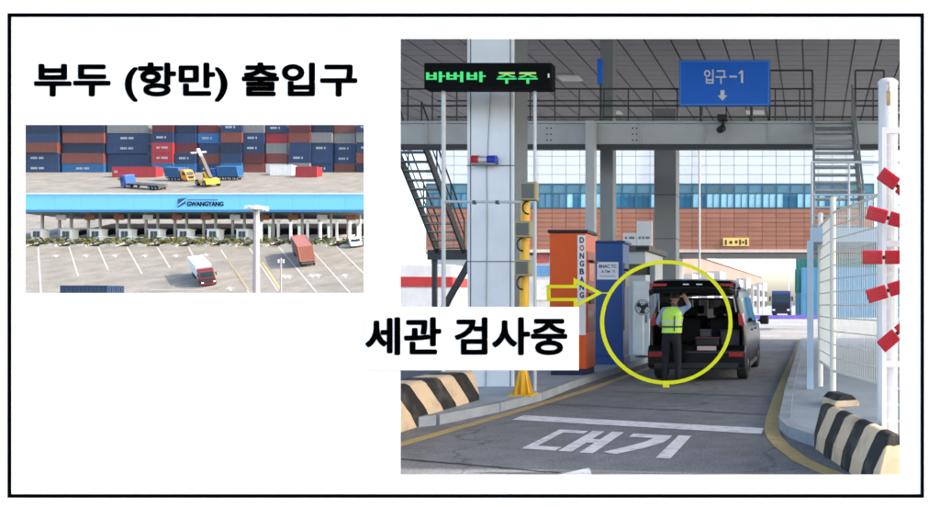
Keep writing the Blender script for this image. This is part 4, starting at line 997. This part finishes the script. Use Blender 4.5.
def tline(p, q, wd, m):
    a, b = T(*p, .03), T(*q, .03); d = (b - a).normalized(); s = d.cross(Vector((0, -SLP, 1))).normalized() * wd / 2
    solo('lane_marking', MB().quad(a - s, b - s, b + s, a + s), m, kind='structure')
for p, q in (((38, 247), (41, 293)), ((69, 247), (78, 276)), ((98, 247), (108, 270)), ((127, 247), (142, 274)), ((157, 247), (170, 268)), ((188, 246), (196, 262)), ((221, 250), (249, 293)), ((249, 248), (278, 291)), ((278, 246), (316, 292)), ((309, 247), (350, 293)), ((336, 246), (364, 274)), ((205, 290), (150, 290))): tline(p, q, .19, M_TLINE)
for p, q in (((226, 258), (248, 290)), ((262, 262), (280, 289)), ((190, 246), (300, 246))): tline(p, q, .3, M_TYEL)
for x, y in ((56, 256), (86, 256), (115, 256), (145, 256), (176, 256), (206, 255), (285, 277), (289, 277), (312, 276), (318, 276), (345, 276), (230, 289)):
    c = T(x, y, .035); d = (T(x + 2, y + 4, .035) - c).normalized(); s = d.cross(Vector((0, -SLP, 1))).normalized()
    solo('lane_arrow', MB().add([c - d * 1.4, c + s * .55, c + s * .15, c + s * .15 + d * 1.3, c - s * .15 + d * 1.3, c - s * .15, c - s * .55], [(0, 1, 2, 5, 6), (2, 3, 4, 5)]), M_TLINE, kind='structure')

# gate roof of the terminal
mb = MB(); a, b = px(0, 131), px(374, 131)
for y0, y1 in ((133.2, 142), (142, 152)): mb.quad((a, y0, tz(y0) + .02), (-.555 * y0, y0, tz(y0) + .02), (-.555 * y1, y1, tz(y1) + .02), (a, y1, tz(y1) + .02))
solo('gate_lane_shade', mb, mat('painted gate shade', (.022, .021, .02), .97, spec=.0, var=.2, scale=.5), kind='structure')  # shade under the roof is painted in as this dark lane sheet
YC = 134.5
M_SKYB = mat('sky blue fascia', (.14, .46, .74), .4, var=.05, scale=.2)
zl, zu = pz(211.5, YC), pz(194.5, YC)
TX0, TX1 = px(2, YC), px(372, YC)
tc_ = thing('terminal_gate_roof', 'long sky blue gate roof lettered GWANGYANG across the container terminal', 'canopy', ((TX0 + TX1) / 2, YC, tz(YC)))
n = 14; wdt = (TX1 - TX0) / n
for i in range(n): part(tc_, 'fascia_panel', MB().box(TX0 + i * wdt, TX0 + (i + 1) * wdt - .03, YC, YC + .25, zl + .3, zu), M_SKYB)
part(tc_, 'lower_edge', MB().box(TX0, TX1, YC - .08, YC + .3, zl - .1, zl + .28), mat('deep blue edge', (.02, .16, .34), .4))
part(tc_, 'top_edge', MB().box(TX0, TX1, YC - .1, YC + .6, zu + .004, zu + .25), mat('pale edge', (.55, .62, .66), .5))
part(tc_, 'roof_sheet', MB().prism([(TX0, YC + .26), (-.555 * (YC + .26), YC + .26), (-.555 * (YC + 13), YC + 13), (TX0, YC + 13)], 'Z', zl + .1, zl + .5), mat('roof grey', (.3, .31, .32), .6))
part(tc_, 'lettering', text_mesh('GWANGYANG', px(187, YC), px(223.5, YC), pz(206.3, YC), pz(201.6, YC), YC - .001, bold=.03, depth=.05), mat('roof letters', (.002, .004, .012), .8, spec=.1))
part(tc_, 'lettering', MB().box(px(187.5, YC), px(218, YC), YC - .04, YC - .001, pz(200.3, YC), pz(199.2, YC)), mat('small letters', (.06, .16, .3), .5))
part(tc_, 'emblem', MB().prism([(px(178, YC), pz(207.5, YC)), (px(185.8, YC), pz(203.5, YC)), (px(185.8, YC), pz(198, YC)), (px(178, YC), pz(199, YC))], 'Y', YC - .06, YC - .001), mat('emblem navy', (.01, .05, .16), .4))
part(tc_, 'emblem', MB().prism([(px(178.4, YC), pz(204.6, YC)), (px(185.6, YC), pz(199.4, YC)), (px(185.6, YC), pz(200.8, YC)), (px(178.4, YC), pz(206, YC))], 'Y', YC - .09, YC - .061), mat('emblem light', (.2, .55, .8), .4))
M_TBR = mat('brown panel', (.25, .10, .05), .7, var=.2); M_TCOL = mat('terminal column', (.35, .34, .31), .6)
M_HEDGE = mat('olive shrub', (.07, .075, .02), .9, var=.4, scale=2)
bx = [36.6 + 29.35 * i for i in range(12)]
M_BTHW = mat('toll booth white', (.62, .64, .60), .5, var=.06)
for i, x in enumerate(bx):
    Y = 136.2; X = px(x, Y); z = tz(Y - .8) + .1
    for cxx in (X - 1.4, X + 1.55): part(tc_, 'column', MB().box(cxx, cxx + .3, Y + 2.2, Y + 2.5, tz(Y + 2.2) - .4, zl + .1), M_TCOL)
    part(tc_, 'header_sign', MB().box(X + 1.9, X + 3.6, Y + 1.4, Y + 1.55, zl - 1.1, zl - .2), M_TBR if i % 3 else mat('pale panel', (.6, .6, .55), .6))
    where = ('first', 'second', 'third', 'fourth', 'fifth', 'sixth', 'seventh', 'eighth', 'ninth', 'tenth', 'eleventh', 'twelfth')[i]
    isl = thing('lane_island', '%s lane island from the left under the blue roof, with olive shrubs' % where, 'island', (X, Y, z - .3), 'lane islands of the terminal')
    part(isl, 'kerb', MB().add([(X - 1.3, Y - 3.4, tz(Y - 3.4) - .2), (X + 1.4, Y - 3.4, tz(Y - 3.4) - .2), (X + 1.4, Y + 5, tz(Y + 5) - .2), (X - 1.3, Y + 5, tz(Y + 5) - .2), (X - 1.3, Y - 3.4, tz(Y - 3.4) + .25), (X + 1.4, Y - 3.4, tz(Y - 3.4) + .25), (X + 1.4, Y + 5, tz(Y + 5) + .25), (X - 1.3, Y + 5, tz(Y + 5) + .25)], [(0, 3, 2, 1), (4, 5, 6, 7), (0, 1, 5, 4), (1, 2, 6, 5), (2, 3, 7, 6), (3, 0, 4, 7)]), M_TCOL)
    sb = MB()
    for k in range(150):
        a = Vector((X + random.uniform(-1.9, 2.0), Y - random.uniform(.6, 3.4), 0)); a.z = tz(a.y) + .25 + random.uniform(0, .8)
        d1 = Vector((random.gauss(0, 1), random.gauss(0, 1), random.gauss(0, 1))).normalized() * .22; d2 = Vector((random.gauss(0, 1), random.gauss(0, 1), random.gauss(0, 1))).normalized() * .22
        sb.add([a - d1, a - d2, a + d1, a + d2], [(0, 1, 2, 3)])
    part(isl, 'shrubs', sb, M_HEDGE, kind='stuff')
    bz = z + .3
    if i < 8:
        t = thing('toll_booth', 'white toll booth with a dark window, %s from the left under the blue roof' % where, 'booth', (X, Y, bz), 'white toll booths of the terminal')
        part(t, 'wall', MB().box(X - 1.0, X + 1.0, Y, Y + 1.3, bz - .9, bz + 2.0), M_BTHW, bevel=.04)
        f_ = part(t, 'window', MB().box(X - .62, X + .62, Y - .05, Y - .001, bz + .65, bz + 1.75), M_TCOL)
        for k in (-.3, .3): part(f_, 'pane', MB().box(X + k - .26, X + k + .26, Y - .07, Y - .051, bz + .72, bz + 1.68), M_GL_DK)
        part(t, 'roof', MB().box(X - 1.1, X + 1.1, Y - .12, Y + 1.4, bz + 2.004, bz + 2.12), M_LGREY)
        if 2 < i < 7:
            bq = thing('lane_barrier', 'thin white barrier arm lowered beside the %s toll booth' % where, 'barrier', (X - 1.3, Y, bz))
            part(bq, 'stand', MB().box(X - 1.35, X - 1.1, Y - .7, Y - .45, bz - .9, bz + .7), M_YELLOW)
            part(bq, 'arm', MB().bar((X - 1.1, Y - .72, bz + .55), (X - 4.0, Y - .72, bz + .75), .07, .1), M_WHITE)
    else:
        for k in range(3):
            t = thing('gate_pillar', 'pale slim gate pillar on the %s lane island, %s of three' % (where, ('left', 'middle', 'right')[k]), 'pillar', (X - .9 + k * .85, Y, bz), 'slim pillars at the right end of the terminal gate')
            xx = X - .9 + k * .85; y0 = Y - 1.6 + .9 * k
            part(t, 'shaft', MB().box(xx, xx + .28, y0, y0 + .3, tz(y0) + .1, tz(y0) + 3.4 - .5 * (k == 1)), M_BTHW)
            part(t, 'head', MB().box(xx - .08, xx + .36, y0 - .1, y0 + .36, tz(y0) + 3.4 - .5 * (k == 1), tz(y0) + 3.75 - .5 * (k == 1)), mat('pillar green', (.12, .22, .12), .5) if k == 1 else M_LGREY)

# container stacks
rowname = ('bottom', 'second from bottom', 'third from bottom', 'fourth from bottom', 'fifth from bottom')
stacks = [(16, 40, ['navy', 'navy', 'brown red', 'navy', 'dark navy']), (62, 40, ['blue', 'brown red', 'dark navy', 'brown red', 'dark navy']), (107, 40, ['navy', 'navy', 'navy', 'navy', 'grey']),
          (152, 20, ['blue', 'red', 'red', 'navy', 'dark red']), (175, 20, ['blue', 'navy', 'dark red', 'navy', 'dark navy']), (198, 20, ['navy', 'brown red', 'navy', 'blue', 'dark red']), (220.5, 20, ['blue', 'navy', 'dark navy', 'brown red', 'navy']),
          (243, 20, ['brown red', 'dark red', 'navy', 'navy', 'grey']), (266, 20, ['white', 'brown red', 'grey', 'red', 'navy']), (289, 20, ['grey', 'navy', 'navy', 'brown red', 'dark red']), (311.5, 20, ['navy', 'navy', 'navy', 'grey', 'dark navy']),
          (334, 20, ['brown red', 'navy', 'navy', 'grey', 'brown red']), (356.5, 20, ['dark navy', 'brown red', 'navy', 'grey', 'navy'])]
for ci, (x, Lg, cols) in enumerate(stacks):
    Yk = 226 + (ci % 3) * .6
    for r, c in enumerate(cols):
        o = ('first', 'second', 'third', 'fourth', 'fifth', 'sixth', 'seventh', 'eighth', 'ninth', 'tenth', 'eleventh', 'twelfth', 'thirteenth')[ci]
        mk = None
        if c in ('navy', 'blue', 'red') and (ci + r) % 4 != 3: mk = (.34 if Lg == 40 else .22, 'mmmm mmm' if Lg == 40 else ('mm lmmm' if c == 'red' else 'mmmm m'))
        container(c, Lg, px(x, Yk) + random.uniform(-.1, .1), Yk + random.uniform(-.15, .15), zT + .02 + 2.9 * r, '%s container, %s in the %s stack from the left' % (c, rowname[r], o), 'stacked shipping containers', mk)
def loose(colour, Lg, x, y, label, marks=None):
    p = T(x, y); return container(colour, Lg, p.x, p.y, p.z + .05, label, marks=marks)
loose('red', 40, 112, 177.5, 'bright red container standing alone on the yard in front of the third stack', (.05, 'mm'))
loose('red', 20, 295, 177.5, 'bright red container standing alone on the yard in front of the tenth stack')
loose('white', 20, 270, 175.5, 'white container standing alone in front of the ninth stack')
p = Vector((px(60, 99), 99, tz(99)))
container('navy', 20, p.x, p.y, p.z, 'navy container at the lower left edge of the terminal yard', marks=(.3, 'mmmmm'))

# vehicles of the terminal, standing on the slope
NUP = Vector((0, -SLP, 1)).normalized()
def frame_on(a, b, k=1.0):
    f = (b - a).normalized(); r = f.cross(NUP).normalized(); u = r.cross(f)
    return Matrix(((r.x, f.x, u.x, a.x), (r.y, f.y, u.y, a.y), (r.z, f.z, u.z, a.z), (0, 0, 0, 1))) @ Matrix.Scale(k, 4)
M_CABR = mat('cab dark red', (.085, .006, .009), .35); M_CABB = mat('cab blue', (.015, .07, .28), .35); M_CABO = mat('cab orange', (.62, .22, .02), .4)
lorry('semi_trailer_truck', 'white box semi trailer with a dark red cab heading down the terminal yard', 'truck', frame_on(T(199, 274, .02), T(211, 288, .02), .70), M_CABR, mat('trailer white', (.70, .71, .72), .5, var=.04), bl=10.4, bh=2.7)
lorry('container_truck', 'brown container lorry heading up towards the terminal gate', 'truck', frame_on(T(309, 267, .02), T(297, 248, .02), .80), M_CABB, mat('container rust brown', (.24, .085, .06), .6, var=.15), bl=12.19, boxname='container')
lorry('flatbed_truck', 'blue tractor unit with an empty flatbed trailer in front of the container stacks', 'truck', frame_on(T(164, 190, .02), T(118, 186.5, .02), .92), M_CABB, bl=12.2, flat=True)
lorry('container_truck', 'orange cab lorry carrying a blue container before the fifth stack', 'truck', frame_on(T(170, 180, .02), T(190, 181, .02), .85), M_CABO, MATS['container blue'], bl=6.06, boxname='container')
lorry('container_truck', 'lorry with a blue container parked right of the yellow reach stacker', 'truck', frame_on(T(242, 180, .02), T(216, 180, .02), .9), M_CABB, MATS['container blue'], bl=6.06, boxname='container')
# reach stacker
Mx = frame_on(T(214, 187, .02), T(203, 185, .02))
rs = thing('reach_stacker', 'yellow reach stacker with its boom raised on the terminal yard', 'machine', M=Mx)
part(rs, 'chassis', MB().prism([(0, .7), (0, 1.9), (1.4, 2.1), (2.4, 1.5), (6, 1.3), (6.2, .7)], 'X', -1.5, 1.5), mat('machine yellow', (.62, .33, .02), .45), bevel=.06, local=True)
cb = part(rs, 'cab', MB().prism([(2.0, 1.6), (2.0, 3.5), (3.2, 3.5), (3.6, 1.6)], 'X', -.7, .7), M_YELLOW, bevel=.04, local=True)
part(cb, 'window', MB().box(-.72, .72, 2.2, 3.0, 2.2, 3.2), M_GL_DK, local=True)
part(rs, 'boom', MB().bar((0, .8, 2.2), (0, 3.6, 7.2), .7, .7), M_BLACK, local=True)
part(rs, 'boom_extension', MB().bar((0, 3.3, 6.66), (0, 4.6, 9.0), .5, .5), M_WHITE, local=True)
part(rs, 'spreader', MB().box(-1.6, 1.6, 4.4, 5.2, 8.0, 8.3).box(-.3, .3, 4.6, 5.0, 8.3, 8.9), mat('spreader grey', (.4, .4, .4), .5), local=True)
for y in (1.0, 5.2):
    for x in (-1.4, 1.4): wheel(rs, (x, y, .8), .8, .6)
# white car
Mc = frame_on(T(357, 248, .02), T(351, 240, .02))
wc = thing('parked_car', 'small white car at the right end of the terminal gate', 'car', M=Mc)
prof = [(0, .35), (0, .85), (.25, .95), (.75, 1.42), (2.3, 1.45), (3.05, .98), (4.1, .85), (4.3, .6), (4.3, .35)]
bd = part(wc, 'body', MB().prism(prof, 'X', -.86, .86), mat('car white', (.72, .74, .76), .25), bevel=.07, local=True)
part(bd, 'rear_window', MB().add([(-.7, .26, 1.0), (.7, .26, 1.0), (.66, .66, 1.37), (-.66, .66, 1.37)], [(0, 1, 2, 3)]), M_GL_DK, local=True)
part(bd, 'windscreen', MB().add([(-.7, 3.02, 1.03), (.7, 3.02, 1.03), (.66, 2.42, 1.42), (-.66, 2.42, 1.42)], [(0, 1, 2, 3)]), M_GL_DK, local=True)
for s in (-1, 1):
    part(bd, 'side_window', MB().box(*sorted((s * .855, s * .868)), .75, 2.5, .98, 1.34), M_GL_DK, local=True)
    part(bd, 'tail_light', MB().box(*sorted((s * .55, s * .82)), -.02, .02, .7, .82), M_TAIL, local=True)
    for y in (.8, 3.4): wheel(wc, (s * .8, y, .31), .31, .2)
# mast lamps
def mast(x, ytop, Y, label, r, arms):
    X = px(x, Y); z0 = tz(Y); z1 = pz(ytop, Y)
    t = thing('lamp_mast', label, 'lamp', (X, Y, z0))
    part(t, 'pole', MB().cyl((X, Y, z0), (X, Y, z1), r * 1.25, 10, r), mat('mast grey', (.22, .205, .215), .5))
    for k in range(arms):
        a = 2 * math.pi * k / arms + .3; e = Vector((math.cos(a), math.sin(a), 0)) * r * 3.0; c = Vector((X, Y, z1 - .3))
        m_ = part(t, 'lamp_arm', MB().cyl(c, c + e, r * .35, 6), M_LGREY)
        part(m_, 'lamp_head', MB().cbox(c + e + Vector((0, 0, -.1)), (r * 1.7, r * 1.7, .45)), M_LGREY)
    if arms > 2: part(t, 'headframe', MB().lathe((X, Y, z1 - .4), (0, 0, 1), [(r * 1.3, 0), (r * 1.8, 0), (r * 1.8, .25), (r * 1.3, .25)], 14), M_GREYM)
mast(256.5, 205, 101, 'tall grey lamp mast with a ring of lamps in front of the blue roof', .32, 8)
mast(281, 258, 103, 'thin short lamp post right of the tall lamp mast', .09, 2)

# ------------------------------------------------------------------ slide page, built as a board standing across the view, with two openings
YD = 5.8; TH = .045
bd_ = thing('slide_page_board', 'large white slide page built as a board, with black outline, Korean lettering and two openings', 'board', (px(470, YD), YD, 0))
ox = [(25.5, 364, 125, 293), (400.5, 900, 39, 474.5)]
L_, R_, T_, B_ = -70, 1010, -60, 508.5
def panel_with_holes():
    """front face with two window openings whose edges are cut back so that only the front arris shows"""
    gx = [L_, 25.5, 364, 400.5, 900, R_]; mb = MB()
    e = 4.0                                       # the back of each opening is a little wider
    def cell(xa, xb, ya, yb):
        mb.quad((px(xa, YD), YD, pz(yb, YD)), (px(xb, YD), YD, pz(yb, YD)), (px(xb, YD), YD, pz(ya, YD)), (px(xa, YD), YD, pz(ya, YD)))
    cell(L_, 25.5, T_, B_); cell(25.5, 364, T_, 125); cell(25.5, 364, 293, B_); cell(364, 400.5, T_, B_); cell(400.5, 900, T_, 39); cell(400.5, 900, 474.5, B_); cell(900, R_, T_, B_)
    YBk = YD + TH
    def bcell(xa, xb, ya, yb):
        mb.quad((px(xa, YD), YBk, pz(ya, YD)), (px(xb, YD), YBk, pz(ya, YD)), (px(xb, YD), YBk, pz(yb, YD)), (px(xa, YD), YBk, pz(yb, YD)))
    hs = [(25.5 - 12, 364 + 8, 125 - 8, 293 + 4), (400.5 - 12, 900 + 6, 39 - 8, 474.5 + 4)]
    bcell(L_, hs[0][0], T_, B_); bcell(hs[0][0], hs[0][1], T_, hs[0][2]); bcell(hs[0][0], hs[0][1], hs[0][3], B_); bcell(hs[0][1], hs[1][0], T_, B_); bcell(hs[1][0], hs[1][1], T_, hs[1][2]); bcell(hs[1][0], hs[1][1], hs[1][3], B_); bcell(hs[1][1], R_, T_, B_)
    def rim(a, b):
        P = lambda r, Y: [(px(r[0], YD), Y, pz(r[2], YD)), (px(r[1], YD), Y, pz(r[2], YD)), (px(r[1], YD), Y, pz(r[3], YD)), (px(r[0], YD), Y, pz(r[3], YD))]
        f, k = P(a, YD), P(b, YBk)
        for i in range(4): mb.quad(f[i], f[(i + 1) % 4], k[(i + 1) % 4], k[i])
    for a, b in zip(ox, hs): rim(a, b)
    rim((L_, R_, T_, B_), (L_, R_, T_, B_))
    return mb
part(bd_, 'panel', panel_with_holes(), M_BOARD)
def strip(parent, name, xa, xb, ya, yb, m, y0=.004): return part(parent, name, MB().box(px(xa, YD), px(xb, YD), YD - y0, YD - .0005, pz(yb, YD), pz(ya, YD)), m)
for a in ((8, 924, 13.5, 17), (8, 924, 494, 497.5), (8, 11.4, 17.1, 493.9), (920.6, 924, 17.1, 493.9)): strip(bd_, 'outline', *a, M_BLACKP)
part(bd_, 'title_lettering', bold_text('부두 (항만) 출입구', px(34.5, YD), px(357.5, YD), pz(102, YD), pz(62.5, YD), YD - .0005, .0085), M_BLACKP)
pl = part(bd_, 'caption_plate', MB().box(px(366, YD), px(578.5, YD), YD - .012, YD - .001, pz(370, YD), pz(307, YD)), M_BOARD)
part(pl, 'caption_lettering', bold_text('세관 검사중', px(366.5, YD), px(568, YD), pz(355, YD), pz(317, YD), YD - .0125, .0085), M_BLACKP)
for x in (-60, 382, 930, 1000): part(bd_, 'prop', MB().box(px(x, YD) - .03, px(x, YD) + .03, YD + TH + .001, YD + TH + .06, 0, pz(T_, YD) - .05), M_LGREY)
